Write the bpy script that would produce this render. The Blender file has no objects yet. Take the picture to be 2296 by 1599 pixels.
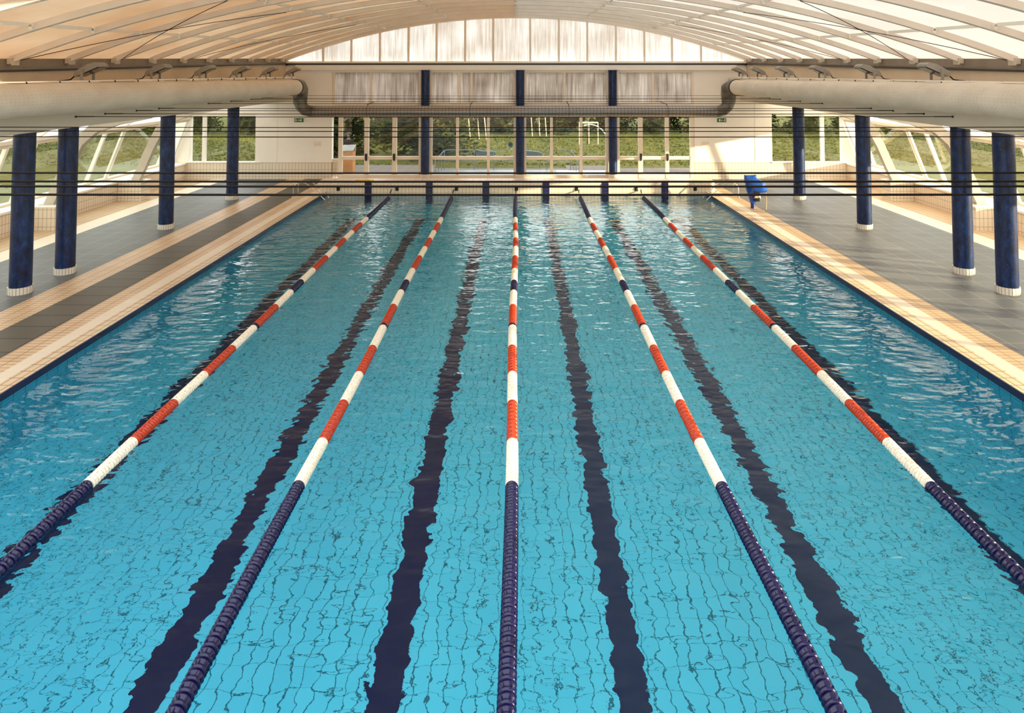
import bpy, math, random
from mathutils import Vector, Matrix, noise as mnoise
rnd = random.Random(7)
S = bpy.context.scene
COL = S.collection
R = math.radians

# ------------------------------------------------------------------ camera, sky, sun, exposure
FPX = 1520.0
PITCH = R(2.3)
cam_d = bpy.data.cameras.new('camera')
cam = bpy.data.objects.new('camera', cam_d)
COL.objects.link(cam)
cam.location = (0.094, 0.0, 4.98)
cam.rotation_euler = (math.pi / 2 + PITCH, 0, 0)
cam_d.sensor_fit = 'HORIZONTAL'
cam_d.sensor_width = 36.0
cam_d.lens = FPX / 2296 * 36
cam_d.shift_x = -(1162 - 1148) / 2296
cam_d.shift_y = -(799.5 - (163 - FPX * math.tan(PITCH))) / 2296
cam_d.clip_end = 400
S.camera = cam

W = bpy.data.worlds.new('sky')
S.world = W
W.use_nodes = True
wt = W.node_tree
wt.nodes.clear()
wo = wt.nodes.new('ShaderNodeOutputWorld')
wb = wt.nodes.new('ShaderNodeBackground')
wtc = wt.nodes.new('ShaderNodeTexCoord')
wsep = wt.nodes.new('ShaderNodeSeparateXYZ')
wr = wt.nodes.new('ShaderNodeValToRGB')
wt.links.new(wtc.outputs['Generated'], wsep.inputs[0])
wt.links.new(wsep.outputs['Z'], wr.inputs[0])
wt.links.new(wr.outputs[0], wb.inputs[0])
wt.links.new(wb.outputs[0], wo.inputs[0])
wr.color_ramp.elements[0].position = 0.0
wr.color_ramp.elements[0].color = (1.0, 0.96, 0.92, 1)
wr.color_ramp.elements[1].position = 0.7
wr.color_ramp.elements[1].color = (0.86, 0.94, 1.0, 1)
wb.inputs[1].default_value = 2.7

sun_d = bpy.data.lights.new('sun', 'SUN')
sun = bpy.data.objects.new('sun', sun_d)
COL.objects.link(sun)
sun_d.energy = 12.5
sun_d.color = (1.0, 0.80, 0.56)
sun_d.angle = R(0.9)
SUN_DIR = Vector((-math.cos(R(23)), math.sin(R(23)), -0.160))
sun.rotation_euler = SUN_DIR.to_track_quat('-Z', 'Y').to_euler()
sun.location = (40, -15, 12)

S.view_settings.view_transform = 'Standard'
S.view_settings.look = 'None'
S.view_settings.gamma = 1
S.view_settings.use_curve_mapping = False
S.view_settings.exposure = 0.40
try:
    S.cycles.use_denoising = True
    S.cycles.max_bounces = 10
    S.cycles.diffuse_bounces = 5
    S.cycles.glossy_bounces = 4
    S.cycles.transmission_bounces = 8
    S.cycles.transparent_max_bounces = 24
    S.cycles.sample_clamp_indirect = 6
    S.cycles.sample_clamp_direct = 0
except Exception:
    pass

# ------------------------------------------------------------------ helpers: tags
def tag(o, label=None, cat=None, group=None, kind=None):
    if label: o['label'] = label
    if cat: o['category'] = cat
    if group: o['group'] = group
    if kind: o['kind'] = kind
    return o

def struct(o):
    o['kind'] = 'structure'
    return o

def empty(name, loc=(0, 0, 0), rz=0.0):
    o = bpy.data.objects.new(name, None)
    COL.objects.link(o)
    o.location = loc
    o.rotation_euler = (0, 0, rz)
    o.empty_display_size = 0.2
    return o

def copy_tree(o, parent=None):
    c = o.copy()
    COL.objects.link(c)
    if parent is not None: c.parent = parent
    for ch in list(o.children):
        copy_tree(ch, c)
    return c

ORD = ['first', 'second', 'third', 'fourth', 'fifth', 'sixth', 'seventh', 'eighth', 'ninth', 'tenth', 'eleventh',
       'twelfth', 'thirteenth', 'fourteenth', 'fifteenth', 'sixteenth', 'seventeenth', 'eighteenth', 'nineteenth', 'twentieth']

# ------------------------------------------------------------------ helpers: mesh builder
class MB:
    def __init__(s):
        s.v, s.f, s.m, s.sm = [], [], [], []
    def add(s, vs, fs, mi=0, smooth=False):
        b = len(s.v)
        s.v += [tuple(v) for v in vs]
        for f in fs:
            s.f.append(tuple(b + i for i in f)); s.m.append(mi); s.sm.append(smooth)
        return s
    def box(s, x0, x1, y0, y1, z0, z1, mi=0):
        return s.add([(x0, y0, z0), (x1, y0, z0), (x1, y1, z0), (x0, y1, z0), (x0, y0, z1), (x1, y0, z1), (x1, y1, z1), (x0, y1, z1)],
                     [(3, 2, 1, 0), (4, 5, 6, 7), (0, 1, 5, 4), (1, 2, 6, 5), (2, 3, 7, 6), (3, 0, 4, 7)], mi)
    def obox(s, c, ax, ay, az, hx, hy, hz, mi=0):
        c, ax, ay, az = Vector(c), Vector(ax), Vector(ay), Vector(az)
        vs = [c + ax * hx * i + ay * hy * j + az * hz * k for k in (-1, 1) for i, j in ((-1, -1), (1, -1), (1, 1), (-1, 1))]
        return s.add(vs, [(3, 2, 1, 0), (4, 5, 6, 7), (0, 1, 5, 4), (1, 2, 6, 5), (2, 3, 7, 6), (3, 0, 4, 7)], mi)
    def quad(s, a, b, c, d, mi=0):
        return s.add([a, b, c, d], [(0, 1, 2, 3)], mi)
    def prism(s, poly, axis, lo, hi, mi=0):
        n = len(poly)
        def p(u, w, t): return {'x': (t, u, w), 'y': (u, t, w), 'z': (u, w, t)}[axis]
        vs = [p(u, w, lo) for u, w in poly] + [p(u, w, hi) for u, w in poly]
        fs = [tuple(range(n)), tuple(range(2 * n - 1, n - 1, -1))] + [(i, i + n, (i + 1) % n + n, (i + 1) % n) for i in range(n)]
        return s.add(vs, fs, mi)
    def bar(s, a, b, w, h, up=(0, 0, 1), mi=0):
        a, b = Vector(a), Vector(b)
        d = (b - a); L = d.length; d.normalize()
        u = Vector(up); side = d.cross(u)
        if side.length < 1e-5: side = d.cross(Vector((0, 1, 0)))
        side.normalize(); u = side.cross(d).normalized()
        return s.obox((a + b) / 2, side, d, u, w / 2, L / 2, h / 2, mi)
    def tube(s, pts, r, n=10, mi=0, caps=True, smooth=True):
        pts = [Vector(p) for p in pts]
        rs = r if isinstance(r, (list, tuple)) else [r] * len(pts)
        vs, fs = [], []
        prev = None
        for i, p in enumerate(pts):
            t = (pts[min(i + 1, len(pts) - 1)] - pts[max(i - 1, 0)]).normalized()
            if prev is None:
                ref = Vector((0, 0, 1)) if abs(t.z) < .9 else Vector((1, 0, 0))
                u = t.cross(ref).normalized()
            else:
                u = (prev - t * prev.dot(t)).normalized()
            prev = u
            w = t.cross(u)
            for k in range(n):
                a = 2 * math.pi * k / n
                vs.append(p + (u * math.cos(a) + w * math.sin(a)) * rs[i])
        for i in range(len(pts) - 1):
            for k in range(n):
                fs.append((i * n + k, i * n + (k + 1) % n, (i + 1) * n + (k + 1) % n, (i + 1) * n + k))
        s.add(vs, fs, mi, smooth)
        if caps:
            m = len(pts) - 1
            s.add(vs[:n], [tuple(range(n - 1, -1, -1))], mi)
            s.add(vs[m * n:], [tuple(range(n))], mi)
        return s
    def lathe(s, prof, c=(0, 0, 0), axis='z', n=20, mi=0, smooth=True):
        vs, fs = [], []
        for r_, t in prof:
            for k in range(n):
                a = 2 * math.pi * k / n
                x, y = r_ * math.cos(a), r_ * math.sin(a)
                vs.append({'z': (c[0] + x, c[1] + y, c[2] + t), 'y': (c[0] + x, c[1] + t, c[2] + y), 'x': (c[0] + t, c[1] + x, c[2] + y)}[axis])
        for i in range(len(prof) - 1):
            for k in range(n):
                q = (i * n + k, i * n + (k + 1) % n, (i + 1) * n + (k + 1) % n, (i + 1) * n + k)
                fs.append(q if axis != 'y' else q[::-1])
        return s.add(vs, fs, mi, smooth)
    def mesh(s, name, mats):
        me = bpy.data.meshes.new(name)
        me.from_pydata(s.v, [], s.f)
        for m in (mats if isinstance(mats, (list, tuple)) else [mats]): me.materials.append(m)
        me.polygons.foreach_set('material_index', s.m)
        me.polygons.foreach_set('use_smooth', s.sm)
        me.update()
        return me
    def build(s, name, mats, parent=None):
        o = bpy.data.objects.new(name, s.mesh(name, mats))
        COL.objects.link(o)
        if parent is not None: o.parent = parent
        return o

# ------------------------------------------------------------------ helpers: materials
class NT:
    def __init__(s, name):
        s.mat = bpy.data.materials.new(name)
        s.mat.use_nodes = True
        s.t = s.mat.node_tree
        s.t.nodes.clear()
        s.out = s.t.nodes.new('ShaderNodeOutputMaterial')
    def n(s, typ, ins=None, **kw):
        nd = s.t.nodes.new('ShaderNode' + typ)
        for k, v in kw.items(): setattr(nd, k, v)
        for k, v in (ins or {}).items():
            sk = nd.inputs[k]
            if isinstance(v, bpy.types.NodeSocket): s.t.links.new(v, sk)
            else:
                if sk.type == 'RGBA' and len(v) == 3: v = (*v, 1)
                sk.default_value = v
        return nd
    def ramp(s, fac, stops):
        r = s.n('ValToRGB', {0: fac})
        el = r.color_ramp.elements
        while len(el) < len(stops): el.new(0.5)
        for e, (p, c) in zip(el, stops): e.position = p; e.color = (*c, 1)
        return r.outputs[0]
    def mix(s, fac, a, b, mode='MIX'):
        nd = s.n('Mix', data_type='RGBA', blend_type=mode)
        for sk, v in ((nd.inputs[0], fac), (nd.inputs[6], a), (nd.inputs[7], b)):
            if isinstance(v, bpy.types.NodeSocket): s.t.links.new(v, sk)
            else: sk.default_value = (*v, 1) if isinstance(v, (tuple, list)) and len(v) == 3 else v
        return nd.outputs[2]
    def math(s, op, a, b=0.0, c=0.0):
        return s.n('Math', {0: a, 1: b, 2: c}, operation=op).outputs[0]
    def pos(s, obj=False):
        return s.n('TexCoord').outputs['Object'] if obj else s.n('NewGeometry').outputs['Position']
    def mapped(s, vec, scale=(1, 1, 1), loc=(0, 0, 0), rot=(0, 0, 0)):
        return s.n('Mapping', {'Vector': vec, 'Scale': scale, 'Location': loc, 'Rotation': rot}).outputs[0]
    def noise(s, vec, scale, detail=3, rough=.55):
        return s.n('TexNoise', {'Vector': vec, 'Scale': scale, 'Detail': detail, 'Roughness': rough}).outputs[0]
    def bsdf(s, col, rough=.5, spec=.5, metal=0., normal=None, **kw):
        ins = {'Base Color': col, 'Roughness': rough, 'Metallic': metal, 'Specular IOR Level': spec}
        if normal is not None: ins['Normal'] = normal
        ins.update(kw)
        return s.n('BsdfPrincipled', ins).outputs[0]
    def bump(s, h, strength=.3, dist=.02):
        return s.n('Bump', {'Height': h, 'Strength': strength, 'Distance': dist}).outputs[0]
    def done(s, sh):
        s.t.links.new(sh, s.out.inputs[0])
        return s.mat

def plain(name, col, rough=.5, spec=.5, metal=0., var=.12, scale=3.0, obj=False):
    t = NT(name)
    f = t.noise(t.pos(obj), scale, 4)
    d = tuple(c * (1 - var) for c in col); l = tuple(min(1, c * (1 + var)) for c in col)
    return t.done(t.bsdf(t.ramp(f, [(.3, d), (.7, l)]), rough, spec, metal))

def tiles(name, c1, c2, grout, sx, sy, plane='xy', mortar=.006, rough=.3, bump=.15, offset=0.0, dirt=None, shift=(0, 0)):
    t = NT(name)
    sep = t.n('SeparateXYZ', {0: t.pos()})
    u, v = {'xy': (0, 1), 'yx': (1, 0), 'xz': (0, 2), 'yz': (1, 2)}[plane]
    cmb = t.n('CombineXYZ', {0: t.math('ADD', sep.outputs[u], shift[0]), 1: t.math('ADD', sep.outputs[v], shift[1])})
    br = t.n('TexBrick', {'Vector': cmb.outputs[0], 'Color1': c1, 'Color2': c2, 'Mortar': grout, 'Scale': 1.0,
                          'Mortar Size': mortar, 'Mortar Smooth': .1, 'Bias': 0.0, 'Brick Width': sx, 'Row Height': sy}, offset=offset)
    col = br.outputs[0]
    if dirt:
        f = t.ramp(t.noise(t.pos(), 1.3, 5, .6), [(.35, (1, 1, 1)), (.75, dirt)])
        col = t.mix(1.0, col, f, 'MULTIPLY')
    nrm = t.bump(t.math('SUBTRACT', 1.0, br.outputs[1]), bump, .004)
    return t.done(t.bsdf(col, rough, .5, 0, nrm))

def glass(name, tint=(1, 1, 1), refl=.05):
    t = NT(name)
    lw = t.n('LayerWeight', {'Blend': .35})
    fac = t.math('MULTIPLY_ADD', lw.outputs['Facing'], .22, refl)
    tr = t.n('BsdfTransparent', {0: tint}); gl = t.n('BsdfGlossy', {0: (1, 1, 1), 'Roughness': .01})
    return t.done(t.n('MixShader', {0: fac, 1: tr.outputs[0], 2: gl.outputs[0]}).outputs[0])

M = {}
M['white_wall'] = plain('white_plaster', (.88, .825, .74), .75, .3, var=.03, scale=1.2)
M['cream_paint'] = plain('cream_painted_steel', (.70, .635, .55), .45, .5, var=.05, scale=2)
M['frame'] = plain('cream_aluminium_frame', (.80, .70, .57), .4, .5, var=.04, scale=2)
M['frame_white'] = plain('white_aluminium_frame', (.84, .79, .70), .4, .5, var=.03, scale=2)
M['black'] = plain('black_rubber', (.012, .011, .010), .5, .4)
M['wire'] = plain('dark_brown_cable', (.009, .006, .004), .8, .1)
M['gutter'] = plain('dark_gutter_seal', (.03, .028, .03), .5)
M['flash'] = plain('grey_eaves_flashing', (.20, .165, .125), .5, .5, var=.15)
M['beam'] = plain('beam_cream', (.66, .61, .52), .6, .3, var=.05, scale=.7)
M['frieze'] = plain('frieze_plaster', (.62, .51, .37), .8, .2, var=.09, scale=.9)
M['steel'] = plain('brushed_steel', (.62, .58, .52), .25, .5, 1.0, var=.05)
M['rail_grey'] = plain('grey_blue_railing', (.16, .19, .20), .45, .5, .3)
M['flood'] = plain('floodlight_grey', (.30, .28, .24), .5, .4, var=.1)
M['flood_lens'] = plain('floodlight_glass', (.03, .03, .03), .15, .5)
M['rib'] = plain('rib_beige_steel', (.52, .46, .37), .5, .4, var=.08, scale=2)
M['navy_tile'] = tiles('navy_tile_xz', (.006, .006, .05), (.008, .008, .06), (.05, .05, .11), .135, .125, 'xz', .004, .2)
M['navy_trim'] = plain('navy_edge_tile', (.008, .009, .045), .3, .5, var=.2)
M['wood'] = plain('orange_plywood', (.52, .24, .09), .5, .4, var=.15, scale=2.5)
M['paper'] = plain('pale_paper_top', (.28, .26, .235), .7)
M['yellow'] = plain('yellow_foam', (.92, .56, .01), .6)
M['green_sign'] = plain('exit_sign_green', (.02, .14, .03), .4)
M['sign_white'] = plain('sign_white', (.85, .85, .8), .5, var=.02)
M['notice'] = plain('notice_cream', (.82, .73, .62), .6, var=.02)
M['notice_ink'] = plain('notice_orange_ink', (.74, .50, .34), .6, var=.05)
M['tarp_blue'] = plain('blue_tarpaulin', (.010, .07, .34), .28, .6, var=.35, scale=6)
M['tarp_dark'] = plain('dark_blue_tarpaulin', (.006, .02, .12), .4, .5)
M['tarp_grey'] = plain('grey_blue_tarpaulin', (.10, .135, .145), .6, .3, var=.2)
M['rope_tan'] = plain('tan_cord', (.55, .40, .22), .7)
M['stake'] = plain('pale_timber_stake', (.46, .38, .24), .7)
M['trunk'] = plain('brown_bark', (.06, .042, .028), .9, .1)
M['patio'] = tiles('patio_paving', (.135, .10, .082), (.15, .115, .095), (.08, .06, .05), .5, .5, 'xy', .015, .8)
M['concrete'] = plain('tan_concrete', (.42, .33, .25), .8, .2)
M['pool_out'] = plain('grey_blue_pool_cover', (.20, .225, .235), .35, .5, var=.1)
M['foam_white'] = plain('pale_water_film', (.55, .56, .55), .4, .5, var=.15, scale=3)
M['ring_tile'] = plain('white_ring_tile', (.74, .68, .58), .3, .5, var=.05)
M['ring_grout'] = plain('brown_grout', (.16, .12, .08), .8)
M['skin'] = plain('skin', (.30, .17, .11), .6)
M['dark_cloth'] = plain('dark_brown_cloth', (.03, .024, .018), .9, .1)
M['hair'] = plain('black_hair', (.008, .006, .005), .6)
M['sticker'] = plain('blue_sticker', (.05, .17, .26), .5)
M['sticker_mark'] = plain('dark_blue_mark', (.02, .06, .16), .5)

# mottled blue column paint
t = NT('mottled_blue_paint')
f = t.noise(t.mapped(t.pos(), (9, 9, 4)), 1.0, 6, .65)
f2 = t.noise(t.pos(), 22, 4, .7)
c = t.ramp(f, [(.38, (.001, .005, .028)), (.60, (.003, .022, .10)), (.80, (.02, .09, .26))])
c = t.mix(t.math('MULTIPLY', t.math('GREATER_THAN', f2, .66), .35), c, (.10, .20, .42))
M['column'] = t.done(t.bsdf(c, .36, .35))

# deck tiles
M['deck_grey'] = tiles('deck_blue_grey_tile', (.112, .124, .142), (.132, .143, .158), (.24, .235, .22), .60, .60, 'xy', .012, .5, dirt=(.86, .84, .80), shift=(.1, .2))
M['deck_brown'] = tiles('deck_brown_grey_tile', (.105, .088, .064), (.122, .102, .075), (.030, .023, .015), .93, .60, 'xy', .018, .55, dirt=(.86, .84, .8), shift=(.38, 0))
M['deck_cream'] = tiles('deck_cream_tile', (.72, .50, .31), (.77, .55, .35), (.27, .15, .05), .235, .125, 'xy', .008, .45, dirt=(.88, .84, .78), shift=(.01, 0))
M['deck_edge'] = tiles('deck_edge_tile', (.75, .56, .37), (.79, .60, .40), (.27, .15, .05), .135, .25, 'xy', .009, .4, dirt=(.9, .86, .8))
M['deck_white'] = tiles('deck_white_tile', (.80, .68, .54), (.83, .72, .58), (.74, .62, .48), .25, .25, 'xy', .003, .45)
M['deck_tan'] = tiles('deck_tan_tile', (.62, .43, .26), (.66, .47, .29), (.27, .17, .08), .25, .125, 'xy', .008, .5, dirt=(.88, .84, .78))
M['wains_x'] = tiles('wainscot_tile_end', (.78, .68, .55), (.80, .70, .57), (.36, .28, .18), .150, .30, 'xz', .007, .25, shift=(.05, .05))
M['wains_y'] = tiles('wainscot_tile_side', (.74, .62, .48), (.76, .65, .51), (.30, .22, .14), .130, .26, 'yz', .006, .25, shift=(0, .03))
M['wains_p'] = tiles('wainscot_tile_pier', (.76, .65, .51), (.78, .67, .53), (.30, .22, .14), .130, .26, 'xz', .006, .25, shift=(0, .03))
M['parapet'] = tiles('parapet_tile', (.82, .70, .53), (.84, .72, .56), (.40, .30, .14), .145, .14, 'xz', .007, .2, shift=(0, .02))
M['parapet_top'] = tiles('parapet_coping_tile', (.80, .64, .50), (.82, .67, .53), (.45, .33, .2), .30, 1.2, 'xy', .008, .3, shift=(0, .1))
POOLC1, POOLC2, POOLG = (.165, .565, .74), (.19, .60, .77), (.02, .14, .20)
M['pool_floor'] = tiles('pool_floor_tile', POOLC1, POOLC2, POOLG, .16, .29, 'xy', .0068, .3)
M['pool_side'] = tiles('pool_side_tile', POOLC1, POOLC2, POOLG, .25, .125, 'yz', .007, .3)
M['pool_end'] = tiles('pool_end_tile', POOLC1, POOLC2, POOLG, .145, .14, 'xz', .007, .3, shift=(0, .02))
M['lane_mark'] = plain('navy_lane_tile', (.003, .001, .05), .3, .5, var=.1)

# water
t = NT('pool_water')
p = t.pos()
h1 = t.noise(t.mapped(p, (.9, 1.5, 1)), 1.6, 2, .5)
h2 = t.noise(t.mapped(p, (1.0, 1.7, 1), (3, 1, 0)), 4.2, 1, .5)
h3 = t.noise(t.mapped(p, (1.0, 1.4, 1), (7, 5, 0)), 13.0, 2, .5)
calm = t.ramp(t.noise(t.mapped(p, (.5, .25, 1)), 1.0, 2), [(.40, (.35, .35, .35)), (.62, (1, 1, 1))])
h = t.math('ADD', t.math('MULTIPLY', h1, .050), t.math('MULTIPLY', t.math('ADD', t.math('MULTIPLY', h2, .021), t.math('MULTIPLY', h3, .0022)), calm))
bp = t.n('Bump', {'Height': h, 'Strength': 1.0, 'Distance': 1.0}).outputs[0]
fr = t.n('Fresnel', {'IOR': 1.21, 'Normal': bp}).outputs[0]
rf = t.n('BsdfRefraction', {'Color': (.62, .96, 1.0), 'Roughness': 0.0, 'IOR': 1.333, 'Normal': bp})
gl = t.n('BsdfGlossy', {'Color': (1, 1, 1), 'Roughness': 0.02, 'Normal': bp})
M['water'] = t.done(t.n('MixShader', {0: fr, 1: rf.outputs[0], 2: gl.outputs[0]}).outputs[0])

# roof sheet: twin wall plastic, translucent
def sheet(name, c1, c2, trans=.62, scale=.5):
    t = NT(name)
    f = t.noise(t.mapped(t.pos(), (1, .6, 1)), scale, 4, .6)
    c = t.ramp(f, [(.3, c1), (.7, c2)])
    d = t.n('BsdfDiffuse', {0: c}); tr = t.n('BsdfTranslucent', {0: c})
    return t.done(t.n('MixShader', {0: trans, 1: d.outputs[0], 2: tr.outputs[0]}).outputs[0])
M['roof'] = sheet('roof_sheet', (.66, .62, .59), (.71, .68, .655))
M['roof_warmlit'] = sheet('roof_sheet_warmlit', (.63, .46, .31), (.72, .60, .47))  # warm sun glow off the water painted into the left sheet colour
M['aisle'] = sheet('aisle_roof_sheet', (.88, .84, .78), (.92, .89, .84), .75)

# frosted streaky panes (gable and clerestory)
def frosted(name, clean, dirty, lo, hi, trans=.7, clear=.12):
    t = NT(name)
    p = t.pos()
    s1 = t.noise(t.mapped(p, (14, 1, .55)), 1.0, 5, .65)
    s2 = t.noise(t.mapped(p, (.8, 1, .7)), 1.0, 3, .5)
    f = t.math('ADD', t.math('MULTIPLY', s1, .6), t.math('MULTIPLY', s2, .4))
    c = t.ramp(f, [(lo, clean), (hi, dirty)])
    d = t.n('BsdfDiffuse', {0: c}); tr = t.n('BsdfTranslucent', {0: c})
    m = t.n('MixShader', {0: trans, 1: d.outputs[0], 2: tr.outputs[0]})
    tp = t.n('BsdfTransparent', {0: c})
    return t.done(t.n('MixShader', {0: clear, 1: m.outputs[0], 2: tp.outputs[0]}).outputs[0])
M['gable_pane'] = frosted('gable_frosted_pane', (.93, .91, .88), (.66, .58, .50), .42, .70, .75, .10)
M['clere_pane'] = frosted('clerestory_frosted_pane', (.84, .79, .74), (.42, .36, .31), .38, .66, .6, .08)
M['glass'] = glass('clear_glass', (.97, .98, .96), .03)
M['glass_green'] = glass('side_glass', (.93, .95, .88), .03)

# fabric duct
t = NT('fabric_duct_cloth')
p = t.pos()
sep = t.n('SeparateXYZ', {0: p})
dots = t.n('TexVoronoi', {'Vector': t.mapped(p, (1, 9, 16)), 'Scale': 1.0, 'Randomness': 0.0}).outputs['Distance']
dm = t.math('MULTIPLY', t.math('LESS_THAN', dots, .14), .30)
c = t.ramp(t.noise(t.mapped(p, (1, .5, 1)), 2.2, 5, .6), [(.3, (.60, .53, .43)), (.7, (.70, .64, .54))])
c = t.mix(dm, c, (.25, .2, .15))
cr = t.noise(t.mapped(p, (1, 1.1, 2.2)), 1.6, 4, .6)
M['fabric'] = t.done(t.bsdf(c, .8, .2, 0, t.bump(cr, .5, .05)))
# spiral metal duct
t = NT('spiral_metal_duct')
p = t.pos()
wv = t.n('TexWave', {'Vector': p, 'Scale': 2.1, 'Distortion': 0.0}, wave_type='BANDS', bands_direction='X').outputs['Fac']
seam = t.math('GREATER_THAN', wv, .975)
c = t.mix(seam, (.33, .31, .29), (.12, .11, .09))
M['metal_duct'] = t.done(t.bsdf(c, .32, .5, .85, t.bump(wv, .3, .01)))
M['metal_elbow'] = plain('metal_elbow', (.16, .15, .125), .38, .5, .7, var=.15)

# lane float plastics
def plastic(name, c, rough=.25):
    t = NT(name)
    return t.done(t.bsdf(t.ramp(t.noise(t.pos(), 30, 2), [(.3, tuple(k * .85 for k in c)), (.7, c)]), rough, .4))
M['float_blue'] = plastic('float_navy_plastic', (.004, .003, .042), .18)
M['float_white'] = plastic('float_white_plastic', (.80, .72, .58), .3)
M['float_red'] = plastic('float_red_plastic', (.44, .036, .007), .25)
M['cable'] = plain('steel_cable', (.45, .43, .4), .4, .5, .8)

# grass and leaves
t = NT('lawn_grass')
p = t.pos()
n1 = t.noise(t.mapped(p, (1, .5, 1)), 2.2, 6, .75); n2 = t.noise(p, .16, 3)
c = t.mix(t.n('Math', {0: n2}, operation='MULTIPLY').outputs[0], t.ramp(n1, [(.30, (.03, .038, .006)), (.5, (.078, .08, .014)), (.70, (.16, .145, .034))]), (.08, .08, .015))
M['grass'] = t.done(t.bsdf(c, .9, .1, 0, t.bump(n1, .8, .15)))
def leaf(name, a, b):
    t = NT(name)
    c = t.ramp(t.noise(t.pos(), 1.7, 3), [(.3, a), (.7, b)])
    d = t.n('BsdfDiffuse', {0: c}); tr = t.n('BsdfTranslucent', {0: c})
    return t.done(t.n('MixShader', {0: .25, 1: d.outputs[0], 2: tr.outputs[0]}).outputs[0])
M['tuft_a'] = leaf('grass_tuft_dark', (.05, .06, .010), (.10, .105, .018))
M['tuft_b'] = leaf('grass_tuft_dry', (.10, .095, .02), (.20, .175, .045))
M['leaf_dark'] = leaf('dark_conifer_leaf', (.012, .020, .006), (.04, .052, .014))
M['leaf_mid'] = leaf('olive_conifer_leaf', (.025, .032, .008), (.085, .082, .022))
M['leaf_spruce'] = leaf('spruce_leaf', (.014, .024, .010), (.065, .072, .022))

# ------------------------------------------------------------------ dimensions
PX, PY0, PY1 = 7.75, 2.65, 27.75       # pool half width, near wall, far wall
DZ = 0.12                              # deck height above the water
EY = 31.2                              # end wall
WX = 15.1                              # low side wall
NY = -3.5                              # back of the hall

def arch_z(x, y):                      # underside of the roof sheet
    Rr = 29.4
    return 7.62 - (Rr - math.sqrt(Rr * Rr - x * x)) + 0.021 * (y - EY)

# ------------------------------------------------------------------ decks (setting)
def strip(mb, x0, x1, y0, y1, mi): mb.box(min(x0, x1), max(x0, x1), y0, y1, DZ - .06, DZ, mi)
def deck(side):
    mb = MB()
    s = side
    if s < 0:
        rows = [(7.75, 8.02, 0), (8.02, 8.28, 1), (8.28, 8.73, 2), (8.73, 9.66, 3), (9.66, 10.42, 2), (10.42, 13.2, 4), (13.2, 13.9, 1), (13.9, WX + .02, 5)]
    else:
        rows = [(7.75, 8.03, 0), (8.03, 8.32, 1), (8.32, 8.76, 5), (8.76, 13.2, 4), (13.2, 13.9, 1), (13.9, WX + .02, 5)]
    for a, b, mi in rows: strip(mb, s * a, s * b, NY, EY, mi)
    return struct(mb.build('floor_left' if s < 0 else 'floor_right',
                           [M['deck_edge'], M['deck_white'], M['deck_cream'], M['deck_brown'], M['deck_grey'], M['deck_tan']]))
deck(-1); deck(1)
mb = MB(); mb.box(-PX, PX, 28.85, EY, DZ - .06, DZ, 0); struct(mb.build('floor_far', [M['deck_tan']]))
mb = MB(); mb.box(-PX, PX, NY, PY0, DZ - .06, DZ, 0); struct(mb.build('floor_near', [M['deck_tan']]))

# ------------------------------------------------------------------ pool basin
mb = MB()
LANES = [-6.0, -3.52, -1.22, 1.22, 3.62, 6.05]
PD = -1.95
mb.quad((-PX, PY0, PD), (PX, PY0, PD), (PX, PY1, PD), (-PX, PY1, PD), 0)
mb.quad((-PX, PY0, PD), (-PX, PY1, PD), (-PX, PY1, .03), (-PX, PY0, .03), 1)
mb.quad((PX, PY1, PD), (PX, PY0, PD), (PX, PY0, .03), (PX, PY1, .03), 1)
mb.quad((-PX, PY1, PD), (PX, PY1, PD), (PX, PY1, .0), (-PX, PY1, .0), 2)
mb.quad((PX, PY0, PD), (-PX, PY0, PD), (-PX, PY0, .03), (PX, PY0, .03), 2)
for s in (-1, 1):
    a, b = sorted((s * PX, s * (PX - .025)))
    mb.box(a, b, PY0, PY1, .01, DZ + .004, 3)
for i, x in enumerate(LANES):
    w = .17
    mb.box(x - w, x + w, PY0 + 2.2, PY1 - 2.5, PD, PD + .006, 4)
    for yy in (PY0 + 2.0, PY1 - 2.6):
        mb.box(x - .6, x + .6, yy, yy + .26, PD, PD + .007, 4)
    mb.box(x - .14, x + .14, PY1 - .006, PY1, PD + .3, .0, 5)
struct(mb.build('floor_pool_basin', [M['pool_floor'], M['pool_side'], M['pool_end'], M['navy_trim'], M['lane_mark'], M['navy_tile']]))

mb = MB()
nx, ny = 24, 36
vs = [(-PX + .01 + (2 * PX - .02) * i / nx, PY0 + .005 + (PY1 - PY0 - .01) * j / ny, 0) for j in range(ny + 1) for i in range(nx + 1)]
mb.add(vs, [(j * (nx + 1) + i, j * (nx + 1) + i + 1, (j + 1) * (nx + 1) + i + 1, (j + 1) * (nx + 1) + i) for j in range(ny) for i in range(nx)], 0, True)
tag(mb.build('pool_water', M['water']), 'rippled clear turquoise water filling the swimming pool', 'water', kind='stuff')

# raised tiled end wall of the pool, with rounded corners
mb = MB()
ZP = .52
xl, xr, yf, yb, rc = -8.12, 8.16, PY1, 28.85, .35
poly = []
for cx_, cy_, a0 in ((xl + rc, yf + rc, 180), (xr - rc, yf + rc, 270)):
    for k in range(7):
        a = R(a0 + 15 * k)
        poly.append((cx_ + rc * math.cos(a), cy_ + rc * math.sin(a)))
poly += [(xr, yb), (xl, yb)]
n = len(poly)
mb.add([(x, y, 0 if abs(x) < PX + .3 else DZ - .02) for x, y in poly] + [(x, y, ZP - .05) for x, y in poly], [(i, (i + 1) % n, (i + 1) % n + n, i + n) for i in range(n)], 0)
poly2 = [(x, y - .02 if y < yf + .2 else y) for x, y in poly]
mb.add([(x, y, ZP - .05) for x, y in poly2] + [(x, y, ZP) for x, y in poly2], [(i, (i + 1) % n, (i + 1) % n + n, i + n) for i in range(n)] + [tuple(range(n, 2 * n))], 1)
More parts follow.
